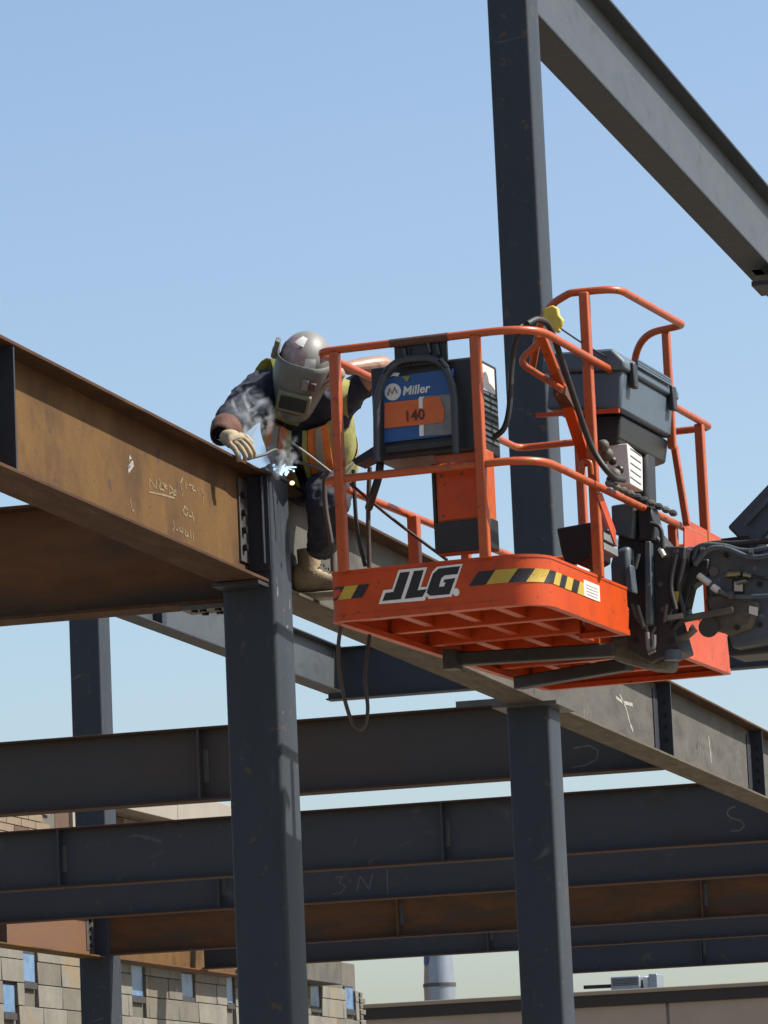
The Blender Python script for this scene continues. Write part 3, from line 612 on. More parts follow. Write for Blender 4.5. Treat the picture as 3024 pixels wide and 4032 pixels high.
hose([(2660, 2180), (2640, 2300), (2660, 2400)], 1.46, .012); hose([(2690, 2200), (2670, 2320), (2690, 2420), (2650, 2480)], 1.50, .014)
hose([(2560, 2060), (2600, 2080), (2610, 2160)], 1.44, .010)
for px, py, y in [(2480, 2060, 1.49), (2600, 2160, 1.49), (2660, 2170, 1.49), (2500, 2520, 1.49), (2640, 2520, 1.49), (2600, 2300, 1.49), (2610, 2400, 1.49), (2720, 2190, 1.61), (2860, 2185, 1.61), (2990, 2190, 1.61), (2990, 2300, 1.61), (2850, 2400, 1.57), (2940, 2420, 1.57), (2900, 2470, 1.57), (2990, 2460, 1.61)]:
    q = lY(px, py, y); MB().cyl(q, q+Vector((0, .03, 0)), .013, n=6).build('bolt', random.choice(['plate_steel', 'bolt_steel']), lift, 0)
for px, py in [(2770, 2170), (2850, 2158), (2960, 2182), (2880, 2345)]:
    q = lY(px, py, 1.55); MB().tube([q+Vector((-.01, 0, 0)), q+Vector((.01, 0, 0))], .02, 10).build('hose_clamp', 'plate_steel', lift, 0)
lprism('warning_label', 'decal_yellow', [(2650, 2330), (2672, 2328), (2670, 2372), (2650, 2374)], 1.485, .004, 0); lprism('warning_label', 'label_white', [(2950, 2385), (2985, 2392), (2982, 2425), (2948, 2415)], 1.572, .004, 0)
# jib arm rising to the right, and the boom carrying it to the chassis beyond the frame
ja = lY(2925, 2130, 1.85); jb = lY(3420, 1610, 1.85)
MB().beam(ja, jb, .16, .13, ref=(0, 1, 0)).build('jib_arm', 'boom_grey', lift, bevel=.012)
MB().beam(ja+Vector((.04, -.09, .06)), jb+Vector((.04, -.09, .06)), .02, .03, ref=(0, 1, 0)).build('jib_hose_tray', 'boom_grey', lift)
MB().beam(ja+Vector((-.02, -.07, -.02)), ja+Vector((.0, .07, -.02)), .13, .06, ref=(0, 0, 1)).build('jib_end_cap', 'black_plastic', lift)
ca = tol(Vector((4.2, 20.5, 0)))
MB().beam(jb, (ca.x, ca.y, 1.9-O.z), .24, .28, ref=(0, 1, 0), wx2=.36, wy2=.40).build('main_boom', 'boom_grey', lift, bevel=.02)
zc = -O.z
MB().prism([(ca.x-.6, ca.y-1.1, zc+.9), (ca.x+1.6, ca.y-1.1, zc+.9), (ca.x+1.6, ca.y-1.1, zc+1.6), (ca.x+.2, ca.y-1.1, zc+2.0), (ca.x-.6, ca.y-1.1, zc+1.7)], (0, 2.2, 0)).build('turntable', 'lift_orange', lift, bevel=.05)
MB().box((ca.x-1.2, ca.y-.9, zc+.45), (ca.x+1.6, ca.y+.9, zc+.88)).build('chassis', 'boom_grey', lift, bevel=.04)
for dx in (-.9, 1.3):
    for dy in (-1.15, .85):
        wl = MB().cyl((ca.x+dx, ca.y+dy, zc+.48), (ca.x+dx, ca.y+dy+.3, zc+.48), .48, n=28).build('wheel', 'tyre', lift, bevel=.05)
        MB().cyl((ca.x+dx, ca.y+dy-.01, zc+.48), (ca.x+dx, ca.y+dy+.31, zc+.48), .24, n=20).build('rim', 'label_white', wl)
# platform support tubes under the floor
def ltube(p0, p1, z, wv, mat): 
    a = lZ(*p0, z); b = lZ(*p1, z); return MB().beam(a, b, wv, wv*.9, ref=(0, 0, 1)).build('support_tube', mat, lift, bevel=.006)
ltube((1770, 2598), (2420, 2560), -.042, .066, 'black_steel'); ltube((2040, 2690), (2480, 2615), -.042, .066, 'black_steel')
a = lZ(1765, 2598, -.045); MB().box((a.x-.01, a.y-.045, -.09), (a.x+.05, a.y+.045, -.004)).build('tube_end_plate', 'black_steel', lift)
hub = [(2370, 2500), (2440, 2500), (2520, 2470), (2600, 2560), (2630, 2600), (2620, 2635), (2540, 2630), (2420, 2600), (2375, 2560)]
MB().prism([lY(px, py, 1.56) for px, py in hub], (0, .20, 0)).build('rotator_base', 'dirty_metal', lift, bevel=.025)
MB().cyl(lY(2650, 2560, 1.50), lY(2650, 2600, 1.50), .04, n=14).build('rotator_motor', 'boom_grey', lift)
MB().tube(arc_path([lY(2548, 2490, 1.40), lY(2555, 2570, 1.40), lY(2575, 2560, 1.40), lY(2575, 2500, 1.40)], .03, 5), .010, 8).build('hydraulic_hose', 'panel_grey', lift)
# top rail clamp plate: black hanger for the welder is part of the welder below

# ------------------------------------------------------------------ welding machine hung on the front rail
wm = thing('welding_machine', O, 'blue boxed welding machine with grey tube frame numbered 140 on the front rail', 'welder', local=True, rz=-TH)
p0 = lY(1468, 1795, .02); p1 = lY(1845, 1430, .02)
wx0, wx1 = p0.x, p1.x; wz0, wz1 = lY(1650, 1795, .02).z, lY(1650, 1425, .02).z
cs = MB().box((wx0, .03, wz0), (wx1+.03, .30, wz1)).build('case', 'black_plastic', wm, bevel=.012)
WK = 450/1659
def wp(x, y, yl): q = lY(1450+x*WK, 1400+y*WK, .012); return Vector((q.x, yl, q.z))
def wflat(name, mat, l, y0, t=.004): return MB().prism([wp(x, y, y0) for x, y in l], (0, t, 0)).build(name, mat, cs, 0)
wflat('front_panel', 'welder_blue', [(215, 345), (620, 270), (1225, 190), (1235, 1150), (700, 1210), (235, 1265)], .012, .017)
wflat('control_panel', 'panel_grey', [(810, 590), (1215, 560), (1235, 1140), (815, 1165)], .009, .003)
wflat('panel_edge', 'decal_white', [(745, 600), (808, 595), (808, 1165), (745, 1170)], .009, .003)
st_ = wflat('number_sticker', 'decal_orange', [(245, 690), (730, 640), (870, 610), (1035, 590), (1110, 775), (1105, 965), (850, 1000), (245, 1060)], .005, .003)
wflat('white_tag', 'label_white', [(740, 620), (800, 610), (800, 770), (745, 770)], .003, .0015)
wflat('base_lip', 'black_steel', [(250, 1330), (1235, 1230), (1240, 1310), (260, 1420)], .0, .02)
wflat('paper_tag', 'label_white', [(325, 320), (385, 255), (470, 260), (440, 310), (360, 300)], .0, .002)
wflat('paper_tag', 'vest_lime', [(500, 310), (620, 310), (570, 385)], .0, .002)
Mx = Matrix(((1, 0, 0, 0), (0, 0, -1, 0), (0, 1, 0, 0), (0, 0, 0, 1)))
def on_front(x, y, yl, tilt=0): q = wp(x, y, yl); return Matrix.Translation(q) @ Matrix.Rotation(R(tilt), 4, 'Y') @ Mx
q = wp(360, 530, .008); MB().cyl(q+Vector((0, .006, 0)), q, .036, n=28).build('logo_disc', 'label_white', cs, 40)
MB().tube([q+Vector((-.022, -.001, -.012)), q+Vector((-.012, -.001, .016)), q+Vector((-.002, -.001, -.008)), q+Vector((.01, -.001, .018)), q+Vector((.02, -.001, -.008))], .0042, 6).build('logo_mark', 'panel_grey', cs)
text_obj('brand_lettering', 'Miller', .052, on_front(690, 500, .0105, -1), 'label_white', cs, shear=.2, bold=.0012)
text_obj('number_lettering', '140', .062, on_front(680, 880, .0035, -1), 'gauntlet_red', cs, bold=.0012)
# tube frame in front
fr = arc_path([wp(180, 1560, -.03), wp(170, 500, -.03), wp(420, 90, -.03), wp(1040, 40, -.03), wp(1290, 350, -.03), wp(1320, 1440, -.03)], [0, .10, .07, .07, .10, 0], 8)
MB().tube(fr, .0155, 12).build('tube_frame', 'welder_frame', wm, 60)
# side vents
for k in range(9):
    z = wz0+.05+k*.025; MB().box((wx1+.0305, .07, z), (wx1+.036, .27, z+.012)).build('side_vent', 'boom_grey', cs)
MB().box((wx1+.0305, .10, wz1-.13), (wx1+.0335, .25, wz1-.02)).build('side_label', 'label_white', cs)
MB().box((wx1+.026, .025, wz0), (wx1+.04, .06, wz1+.012)).build('corner_trim', 'welder_frame', cs, bevel=.003)
# black hanger plate on the top rail
ha = lY(1545, 1292, -.02); hb = lY(1753, 1275, -.02)
hg = MB().box((ha.x, -.012, wz1-.02), (hb.x, .002, ZR-.005)).build('hanger_plate', 'black_plastic', wm, bevel=.003)
MB().tube([(ha.x-.012, -.02, ZR), (hb.x+.012, -.02, ZR)], .0185, 14).build('rail_sleeve', 'gauntlet_red', wm, 60)
for px, py in ((1595, 1395), (1690, 1370), (1725, 1378)):
    q = lY(px, py, -.012); MB().tube([q+Vector((0, -.001, .03)), q+Vector((0, -.012, .02)), q+Vector((.006, -.012, -.02)), q+Vector((0, -.001, -.03))], .007, 6).build('hanger_hook', 'welder_frame', hg)
MB().beam(lY(1615, 1370, -.016), lY(1612, 1440, -.016), .014, .006).build('hanger_strap', 'rubber_black', hg)
# adjustable arm sticking out on the left
MB().prism([lY(1385, 1812, .05), lY(1480, 1752, .05), lY(1480, 1790, .05), lY(1400, 1830, .05)], (0, .12, 0)).build('cable_bracket', 'black_plastic', wm)

# ------------------------------------------------------------------ cables
def wtube(name, pts, r, mat, label, cat='cable', group=None, seg=7, corner=.12):
    o = MB().tube(spline(pts, seg), r, 8).build(name, mat, None, 60); return tag(o, label, cat, group)
def L2W(v): return O + LUX*v.x + LUY*v.y + LUZ*v.z
def WL(px, py, yl): return L2W(lY(px, py, yl))
GCb = 'welding cables on the platform'
c1 = thing('control_cable', WL(2110, 1262, .1), 'thick black cable looping over the front right rail corner down to the controls', 'cable', GCb)
MB().tube(spline([WL(2075, 1275, .12), WL(2120, 1258, .2), WL(2165, 1290, .32), WL(2212, 1420, .45), WL(2262, 1570, .58), WL(2330, 1760, .70), WL(2405, 1870, .74), L2W(lX(2455, 1890, 1.0))]), .0135, 10).build('cable', 'rubber_black', c1, 60)
c2 = thing('control_cable', WL(2030, 1340, .2), 'black cable hanging in a bow behind the front post to the mid rail', 'cable', GCb)
MB().tube(spline([WL(2060, 1285, .12), WL(2030, 1340, .18), WL(2014, 1450, .2), WL(2006, 1600, .2), WL(1985, 1685, .2), WL(1938, 1728, .2)]), .0125, 10).build('cable', 'rubber_black', c2, 60)
wtube('hanging_hose', [WL(1345, 2440, .22), WL(1332, 2560, .22), WL(1345, 2700, .22), WL(1385, 2840, .22), WL(1425, 2870, .22), WL(1448, 2800, .25), WL(1438, 2660, .28), WL(1455, 2500, .34)], .0085, 'rubber_brown', 'brown hose hanging in a loop below the platform', 'hose', corner=.08)
wtube('welding_cable', [WL(1292, 1855, .5), WL(1278, 1895, .5), WL(1282, 2000, .5), WL(1305, 2140, .5), WL(1312, 2250, .5)], .011, 'rubber_brown', 'brown cable hanging beside the leg of the welder', 'cable', GCb)
wtube('welding_cable', [WL(1392, 1850, .3), WL(1398, 1985, .3), WL(1408, 2100, .3), WL(1438, 2230, .3)], .009, 'rubber_black', 'thin dark cable hanging down just right of the front left post', 'cable', GCb)
wtube('welding_cable', [WL(1456, 1840, .3), WL(1452, 1930, .3), WL(1450, 2060, .3), WL(1454, 2235, .3)], .010, 'rubber_brown', 'brown cable hanging straight below the welding machine', 'cable', GCb)
wtube('welding_cable', [WL(1500, 1790, .12), WL(1496, 1835, .1), WL(1490, 1880, .1), WL(1470, 1945, .1), WL(1452, 2000, .2)], .017, 'rubber_black', 'thick black cable bundle drooping under the welding machine frame', 'cable', GCb)
wtube('welding_cable', [WL(1380, 1905, .15), WL(1480, 1990, .3), WL(1580, 2070, .4), WL(1760, 2205, .6)], .007, 'rubber_black', 'thin black lead slanting across the platform down to the floor', 'cable', GCb)
# yellow tag and rope
yf = [(2130, 1265), (2140, 1215), (2175, 1200), (2195, 1212), (2200, 1240), (2216, 1258), (2210, 1280), (2198, 1290), (2205, 1300), (2190, 1310), (2160, 1280)]
yc = MB().prism([WL(px, py, .62) for px, py in yf], LUY*.03).build('yellow_cap', 'yellow_cloth', None, bevel=.008); tag(yc, 'crumpled yellow cover hanging at the rail corner', 'cover')
wtube('thin_rope', [WL(2205, 1292, .64), WL(2300, 1355, .8), WL(2405, 1415, 1.05)], .004, 'rubber_black', 'thin dark rope from the yellow cover to the grey console', 'rope')

# ------------------------------------------------------------------ the welder (person)
def skinmesh(name, joints, edges, root, sub=2):
    me = bpy.data.meshes.new(name); ks = list(joints)
    me.from_pydata([tuple(joints[k][0]) for k in ks], [(ks.index(a), ks.index(b)) for a, b in edges], [])
    ob = bpy.data.objects.new(name, me); COL.objects.link(ob)
    md = ob.modifiers.new('skin', 'SKIN'); md.use_smooth_shade = True
    sv = me.skin_vertices[0].data
    for i, k in enumerate(ks):
        r_ = joints[k][1]; sv[i].radius = (r_, r_) if not hasattr(r_, '__len__') else r_
        sv[i].use_root = (k == root)
    s_ = ob.modifiers.new('sub', 'SUBSURF'); s_.levels = sub; s_.render_levels = sub
    dg = bpy.context.evaluated_depsgraph_get(); dg.update()
    m2 = bpy.data.meshes.new_from_object(ob.evaluated_get(dg)); bpy.data.objects.remove(ob); bpy.data.meshes.remove(me)
    for p in m2.polygons: p.use_smooth = True
    m2.name = name
    return m2
J = {
 'pelvis': (at(1262, 1885, 19.92), .135), 'belly': (at(1240, 1790, 19.80), .165), 'chest': (at(1205, 1665, 19.62), .19), 'upper': (at(1205, 1560, 19.50), .165), 'neck': (at(1205, 1500, 19.36), .062), 'head': (at(1200, 1430, 19.24), .085),
 'shR': (at(1050, 1522, 19.42), .118), 'elR': (at(944, 1622, 19.14), .092), 'wrR': (at(872, 1712, 18.84), .052),
 'shL': (at(1360, 1570, 19.46), .082), 'elL': (at(1530, 1432, 19.40), .042), 'wrL': (at(1350, 1452, 19.20), .030),
 'hipL': (at(1300, 1900, 19.80), .125), 'knL': (at(1292, 1985, 19.36), .105), 'anL': (at(1262, 2190, 19.56), .078),
 'hipR': (Vector((-5.84, 18.78, 5.02)), .10), 'knR': (Vector((-5.92, 18.50, 4.86)), .075), 'anR': (Vector((-5.90, 18.62, 4.54)), .052),
}
J['armR'] = (J['shR'][0].lerp(J['elR'][0], .5), .104); J['foR'] = (J['elR'][0].lerp(J['wrR'][0], .45), .078)
J['armL'] = (J['shL'][0].lerp(J['elL'][0], .5), .060); J['foL'] = (J['elL'][0].lerp(J['wrL'][0], .35), .047)
J['thL'] = (J['hipL'][0].lerp(J['knL'][0], .5), .115); J['shinL'] = (J['knL'][0].lerp(J['anL'][0], .45), .088)
ED = [('pelvis', 'belly'), ('belly', 'chest'), ('chest', 'upper'), ('upper', 'neck'), ('neck', 'head'), ('upper', 'shR'), ('shR', 'armR'), ('armR', 'elR'), ('elR', 'foR'), ('foR', 'wrR'),
      ('upper', 'shL'), ('shL', 'armL'), ('armL', 'elL'), ('elL', 'foL'), ('foL', 'wrL'), ('pelvis', 'hipL'), ('hipL', 'thL'), ('thL', 'knL'), ('knL', 'shinL'), ('shinL', 'anL'), ('pelvis', 'hipR'), ('hipR', 'knR'), ('knR', 'anR')]
seat = Vector((XG, 18.9, ZT))
worker = thing('person', seat, 'person in welding helmet and hi-vis vest seated on the girder, bent over the weld', 'person')
bm_ = skinmesh('body', J, ED, 'pelvis')
for k in ('navy_shirt', 'dark_jeans', 'skin'): bm_.materials.append(MATS[k])
def segd(p, a, b): d = b-a; t = max(0, min(1, (p-a).dot(d)/d.length_squared)); return (p-(a+d*t)).length, t
cls = {('pelvis', 'hipL'): 1, ('hipL', 'thL'): 1, ('thL', 'knL'): 1, ('knL', 'shinL'): 1, ('shinL', 'anL'): 1, ('pelvis', 'hipR'): 1, ('hipR', 'knR'): 1, ('knR', 'anR'): 1, ('neck', 'head'): 2, ('armL', 'elL'): 2, ('elL', 'foL'): 2, ('foL', 'wrL'): 2}
for p in bm_.polygons:
    c = p.center; best = min(ED, key=lambda e: segd(c, J[e[0]][0], J[e[1]][0])[0]); mi = cls.get(best, 0)
    if best == ('pelvis', 'belly') and segd(c, J['pelvis'][0], J['belly'][0])[1] < .5: mi = 1
    p.material_index = mi
# fabric folds: displace a little
import mathutils.noise as mn
bmw = bmesh.new(); bmw.from_mesh(bm_)
bmesh.ops.subdivide_edges(bmw, edges=bmw.edges, cuts=3, use_grid_fill=True)
bmw.normal_update()
for v in bmw.verts:
    nn = (.5-abs(mn.noise(v.co*9)))*.030 - .008 + (.5-abs(mn.noise(v.co*21+Vector((3, 1, 7)))))*.016 - .004
    best = min(ED, key=lambda e: segd(v.co, J[e[0]][0], J[e[1]][0])[0])
    v.co += v.normal*nn*(1.0 if cls.get(best, 0) != 2 else .15)
bmw.to_mesh(bm_); bmw.free()
for p in bm_.polygons: p.use_smooth = True
body = link('body', bm_, worker)
# vest: shell panels built round the torso axis
def vest_panel(name, mat, rows, off=.02, th=.006):
    # rows: list of (joint a, joint b, t, radius scale, ang0, ang1)
    m = MB(); n = 10; V = []
    for (P, ax, rad, a0, a1) in rows:
        x = rt - ax*rt.dot(ax); x.normalize(); y = ax.cross(x)       # y points away or towards camera
        for k in range(n+1):
            a = R(a0+(a1-a0)*k/n); d = x*math.cos(a)+y*math.sin(a)
            rr = rad+off+mn.noise((P+d*rad)*16)*.012
            V.append(P + d*rr)
    fs = []
    for i in range(len(rows)-1):
        for k in range(n): fs.append((i*(n+1)+k, i*(n+1)+k+1, (i+1)*(n+1)+k+1, (i+1)*(n+1)+k))
    m.add(V, fs); o = m.build(name, mat, worker, 80)
    s_ = o.modifiers.new('solid', 'SOLIDIFY'); s_.thickness = th
    s2 = o.modifiers.new('sub', 'SUBSURF'); s2.levels = 1; s2.render_levels = 1
    return o
def trow(t, a0, a1, k=1.0):
    seq = [('pelvis', 0), ('belly', .3), ('chest', .68), ('upper', 1.0)]
    for (a, ta), (b, tb) in zip(seq[:-1], seq[1:]):
        if ta <= t <= tb:
            u_ = (t-ta)/(tb-ta); P = J[a][0].lerp(J[b][0], u_); rad = J[a][1]*(1-u_)+J[b][1]*u_
            return (P, (J['upper'][0]-J['pelvis'][0]).normalized(), rad*k, a0, a1)
T_ = [.12, .3, .45, .6, .75, .9, 1.0]
# angles: 0 = image right, -90/+90 towards or away from camera depending on the frame; toward camera is found below
ax_ = (J['upper'][0]-J['pelvis'][0]).normalized(); x_ = (rt-ax_*rt.dot(ax_)).normalized(); y_ = ax_.cross(x_)
sgn = 1 if y_.dot(-fw) > 0 else -1
vest_panel('vest_side', 'vest_lime', [trow(t, 65*sgn, -60*sgn, 1.10) for t in T_])
vest_panel('vest_stripe', 'vest_orange', [trow(t, 88*sgn, 60*sgn, 1.14) for t in T_[1:]])
vest_panel('vest_hem', 'vest_lime', [trow(t, 92*sgn, -40*sgn, 1.17) for t in (.06, .14, .24, .32)])
vest_panel('vest_stripe', 'vest_orange', [trow(t, 146*sgn, 112*sgn, 1.14) for t in T_[1:]])
vest_panel('vest_side', 'vest_lime', [trow(t, 240*sgn, 136*sgn, 1.10) for t in T_])
vest_panel('reflective_band', 'vest_silver', [trow(t, 79*sgn, 70*sgn, 1.17) for t in T_[2:]], .022)
vest_panel('reflective_band', 'vest_silver', [trow(t, 134*sgn, 124*sgn, 1.17) for t in T_[1:]], .022)
vest_panel('vest_trim', 'vest_lime', [trow(t, 94*sgn, 88*sgn, 1.16) for t in T_[1:]], .022)
vest_panel('vest_trim', 'vest_lime', [trow(t, 113*sgn, 107*sgn, 1.16) for t in T_[1:]], .022)
vest_panel('vest_back', 'vest_lime', [trow(t, 300*sgn, 240*sgn, 1.10) for t in T_])
vest_panel('reflective_band', 'vest_silver', [trow(t, 62*sgn, -50*sgn, 1.14) for t in (.30, .38)], .022)
vest_panel('reflective_band', 'vest_silver', [trow(t, 230*sgn, 138*sgn, 1.14) for t in (.30, .38)], .022)
for sh, el, s_ in (('shR', 'armR', 1), ('shL', 'armL', 1)):
    ax2 = (J[sh][0]-J['upper'][0]).normalized(); rows = []
    for t, rs in ((.2, 1.45), (.6, 1.25), (1.15, 1.12)):
        P = J['upper'][0].lerp(J[sh][0], t); rows.append((P, ax2, J[sh][1]*rs, 0, 350))
    m = MB(); n = 14; V = []
    for (P, ax, rad, a0, a1) in rows:
        x = (up-ax*up.dot(ax)).normalized(); y = ax.cross(x)
        for k in range(n): a = 2*math.pi*k/n; V.append(P + (x*math.cos(a)+y*math.sin(a))*(rad+mn.noise(P*9+Vector((k, 0, 0)))*.01))
    m.add(V, [(i*n+k, i*n+(k+1) % n, (i+1)*n+(k+1) % n, (i+1)*n+k) for i in range(2) for k in range(n)])
    o = m.build('vest_shoulder', 'vest_lime', worker, 80); o.modifiers.new('solid', 'SOLIDIFY').thickness = .005
    rows2 = [(J['upper'][0].lerp(J[sh][0], t), J[sh][1]*r2+.004) for t, r2 in ((.72, 1.24), (.92, 1.19))]
    m = MB(); V = []
    for P, rad in rows2:
        x = (up-ax2*up.dot(ax2)).normalized(); y = ax2.cross(x)
        for k in range(n): a = 2*math.pi*k/n; V.append(P + (x*math.cos(a)+y*math.sin(a))*rad)
    m.add(V, [(k, (k+1) % n, n+(k+1) % n, n+k) for k in range(n)]); m.build('reflective_band', 'vest_silver', worker, 80)
# helmet: hard hat dome + welding shield
HC = at(1200, 1425, 19.22)
tw_ = -fw
hf = (rt*-.14 + up*-.42 + tw_*.88).normalized()                    # the way the face points
hr = (rt*.97 + up*-.22); hr = (hr - hf*hr.dot(hf)).normalized(); hu = hf.cross(hr)*-1
if hu.dot(up) < 0: hu = -hu
HM = Matrix((hr, hf, hu)).transposed()                              # local x right, y forward, z up
def hp_(x, y, z): return HC + HM @ Vector((x, y, z))
hat = MB(); n = 28; mm = 10; V = []
for i in range(mm+1):
    a = (math.pi/2)*i/mm
    for k in range(n):
        t = 2*math.pi*k/n; V.append(hp_(.118*math.sin(a)*math.cos(t), .142*math.sin(a)*math.sin(t)-.015, .01+.125*math.cos(a)))
for k in range(n):
    t = 2*math.pi*k/n; br = 1.10 if math.sin(t) > 0 else 1.04
    V.append(hp_(.118*br*math.cos(t), .142*(br+.08*max(0, math.sin(t)))*math.sin(t)-.015, .0))
hat.add(V, [(i*n+k, i*n+(k+1) % n, (i+1)*n+(k+1) % n, (i+1)*n+k) for i in range(mm+1) for k in range(n)])
hat = hat.build('hard_hat', 'hat_grey', worker, 70)
hat.modifiers.new('solid', 'SOLIDIFY').thickness = .004
def hat_patch(th, ph, w_, h_, mat):
    m = MB(); V = []; q = 5
    for i in range(q+1):
        for k in range(q+1):
            a = R(ph)+(i/q-.5)*h_; t = R(th)+(k/q-.5)*w_
            V.append(hp_(.120*math.sin(a)*math.cos(t), .144*math.sin(a)*math.sin(t)-.015, .0115+.127*math.cos(a)))
    m.add(V, [(i*(q+1)+k, i*(q+1)+k+1, (i+1)*(q+1)+k+1, (i+1)*(q+1)+k) for i in range(q) for k in range(q)])
    m.build('hat_sticker', mat, hat, 80)
hat_patch(142, 52, 1.0, .75, 'sticker_pink'); hat_patch(104, 66, .62, .55, 'sticker_pink'); hat_patch(72, 74, .45, .4, 'label_white'); hat_patch(120, 30, .7, .4, 'label_white'); hat_patch(170, 75, .5, .5, 'sticker_maroon'); hat_patch(30, 58, .5, .4, 'sticker_maroon')
# shield: wraps the face, tapering to the chin
sh_ = MB(); V = []; nk = 20; ni = 10
for i in range(ni+1):
    v = i/ni; z = .045 - v*.285; wr = .132 - .052*max(0, v-.35)**1.2/.6; fr_ = .155 - .01*v + .02*math.sin(v*math.pi)
    for k in range(nk+1):
        t = R(-100+200*k/nk)
        e = 2.6
        cx = math.copysign(abs(math.sin(t))**(2/e), math.sin(t)); cy = math.copysign(abs(math.cos(t))**(2/e), math.cos(t))
        V.append(hp_(wr*cx, fr_*cy - (.05 if v < .15 else 0)*(.15-v)/.15*0, z))
sh_.add(V, [(i*(nk+1)+k, i*(nk+1)+k+1, (i+1)*(nk+1)+k+1, (i+1)*(nk+1)+k) for i in range(ni) for k in range(nk)])
sh_ = sh_.build('face_shield', 'shield_grey', worker, 60); sh_.modifiers.new('solid', 'SOLIDIFY').thickness = .004
chin = MB(); V = []
for i in range(4):
    z = -.20 - i*.016; s_ = 1-.16*i
    for k in range(nk+1):
        t = R(-80+160*k/nk); V.append(hp_(.094*s_*math.sin(t), .05+.112*s_*math.cos(t), z))
chin.add(V, [(i*(nk+1)+k, i*(nk+1)+k+1, (i+1)*(nk+1)+k+1, (i+1)*(nk+1)+k) for i in range(3) for k in range(nk)]); 
chin = chin.build('chin_guard', 'shield_olive', sh_, 60); chin.modifiers.new('solid', 'SOLIDIFY').thickness = .004
def hbox(x0, x1, y0, y1, z0, z1, name, mat, par, bev=.003):
    m = MB(); q = [hp_(x, y, z) for z in (z0, z1) for (x, y) in ((x0, y0), (x1, y0), (x1, y1), (x0, y1))]
    return m.add(q, [(0,3,2,1),(4,5,6,7),(0,1,5,4),(1,2,6,5),(2,3,7,6),(3,0,4,7)]).build(name, mat, par, bevel=bev)
hbox(-.078, .078, .150, .184, -.185, -.085, 'lens_frame', 'shield_olive', sh_, .008)
hbox(-.062, .062, .180, .1875, -.168, -.102, 'lens', 'lens_dark', sh_, .002)
for s_ in (-1, 1):
    MB().cyl(hp_(s_*.128, .02, .02), hp_(s_*.155, .02, .02), .03, .026, 14).build('helmet_knob', 'shield_grey', sh_)
hbox(-.150, -.128, .0, .05, .0, .09, 'helmet_hinge', 'shield_grey', sh_)
hbox(.02, .05, .158, .178, -.06, -.01, 'shield_sticker', 'panel_grey', sh_); hbox(.056, .085, .150, .172, -.055, -.02, 'shield_sticker', 'sticker_maroon', sh_)
# face behind the shield
MB().ball(hp_(0, .085, -.085), (.016, .024, .022), 10, 6).build('nose', 'skin', worker)
for s_ in (-1, 1): MB().ball(hp_(s_*.083, -.005, -.07), (.012, .022, .032), 10, 6).build('ear', 'skin', worker)
# gloved right hand: palm + five curled fingers, resting on the flange
def hand(parent, wr, fwd, nrm, side, mats, name, s=1.0):
    f_ = fwd.normalized(); n_ = (nrm - f_*nrm.dot(f_)).normalized(); s_ = f_.cross(n_)*side
    Jn = {'w': (wr, .030*s), 'p': (wr+f_*.05*s, .036*s), 'k': (wr+f_*.085*s, .036*s)}
    E_ = [('w', 'p'), ('p', 'k')]
    for i, (o_, ln) in enumerate(((-.033, .07), (-.011, .08), (.011, .075), (.033, .058))):
        b = wr+f_*.092*s+s_*o_*s
        Jn['a%d' % i] = (b, .0125*s); Jn['b%d' % i] = (b+f_*ln*.5*s-n_*.012*s, .0115*s); Jn['c%d' % i] = (b+f_*ln*.8*s-n_*.036*s, .0105*s); Jn['d%d' % i] = (b+f_*ln*.75*s-n_*.06*s, .009*s)
        E_ += [('k', 'a%d' % i), ('a%d' % i, 'b%d' % i), ('b%d' % i, 'c%d' % i), ('c%d' % i, 'd%d' % i)]
    Jn['t0'] = (wr+f_*.035*s-s_*.036*s, .015*s); Jn['t1'] = (wr+f_*.07*s-s_*.062*s-n_*.01*s, .0135*s); Jn['t2'] = (wr+f_*.105*s-s_*.062*s-n_*.03*s, .011*s)
    E_ += [('p', 't0'), ('t0', 't1'), ('t1', 't2')]
    me = skinmesh(name, Jn, E_, 'p', 2); me.materials.append(MATS[mats]); return link(name, me, parent)
wR = J['wrR'][0]
hand(worker, wR, at(965, 1752, 18.72)-wR, Vector((.15, -.55, .8)), 1, 'glove_tan', 'glove', 1.2)
m = MB(); ax2 = (J['wrR'][0]-J['elR'][0]).normalized()
m.tube([wR-ax2*.09, wR-ax2*.05, wR-ax2*.01, wR+ax2*.02], [.074, .066, .056, .048], 16, cap=False); o = m.build('glove_cuff', 'gauntlet_red', worker, 70); o.modifiers.new('solid', 'SOLIDIFY').thickness = .005
wl_ = J['wrL'][0]
hand(worker, wl_, (at(1262, 1500, 19.12)-wl_), -fw, 1, 'skin', 'hand', .95)
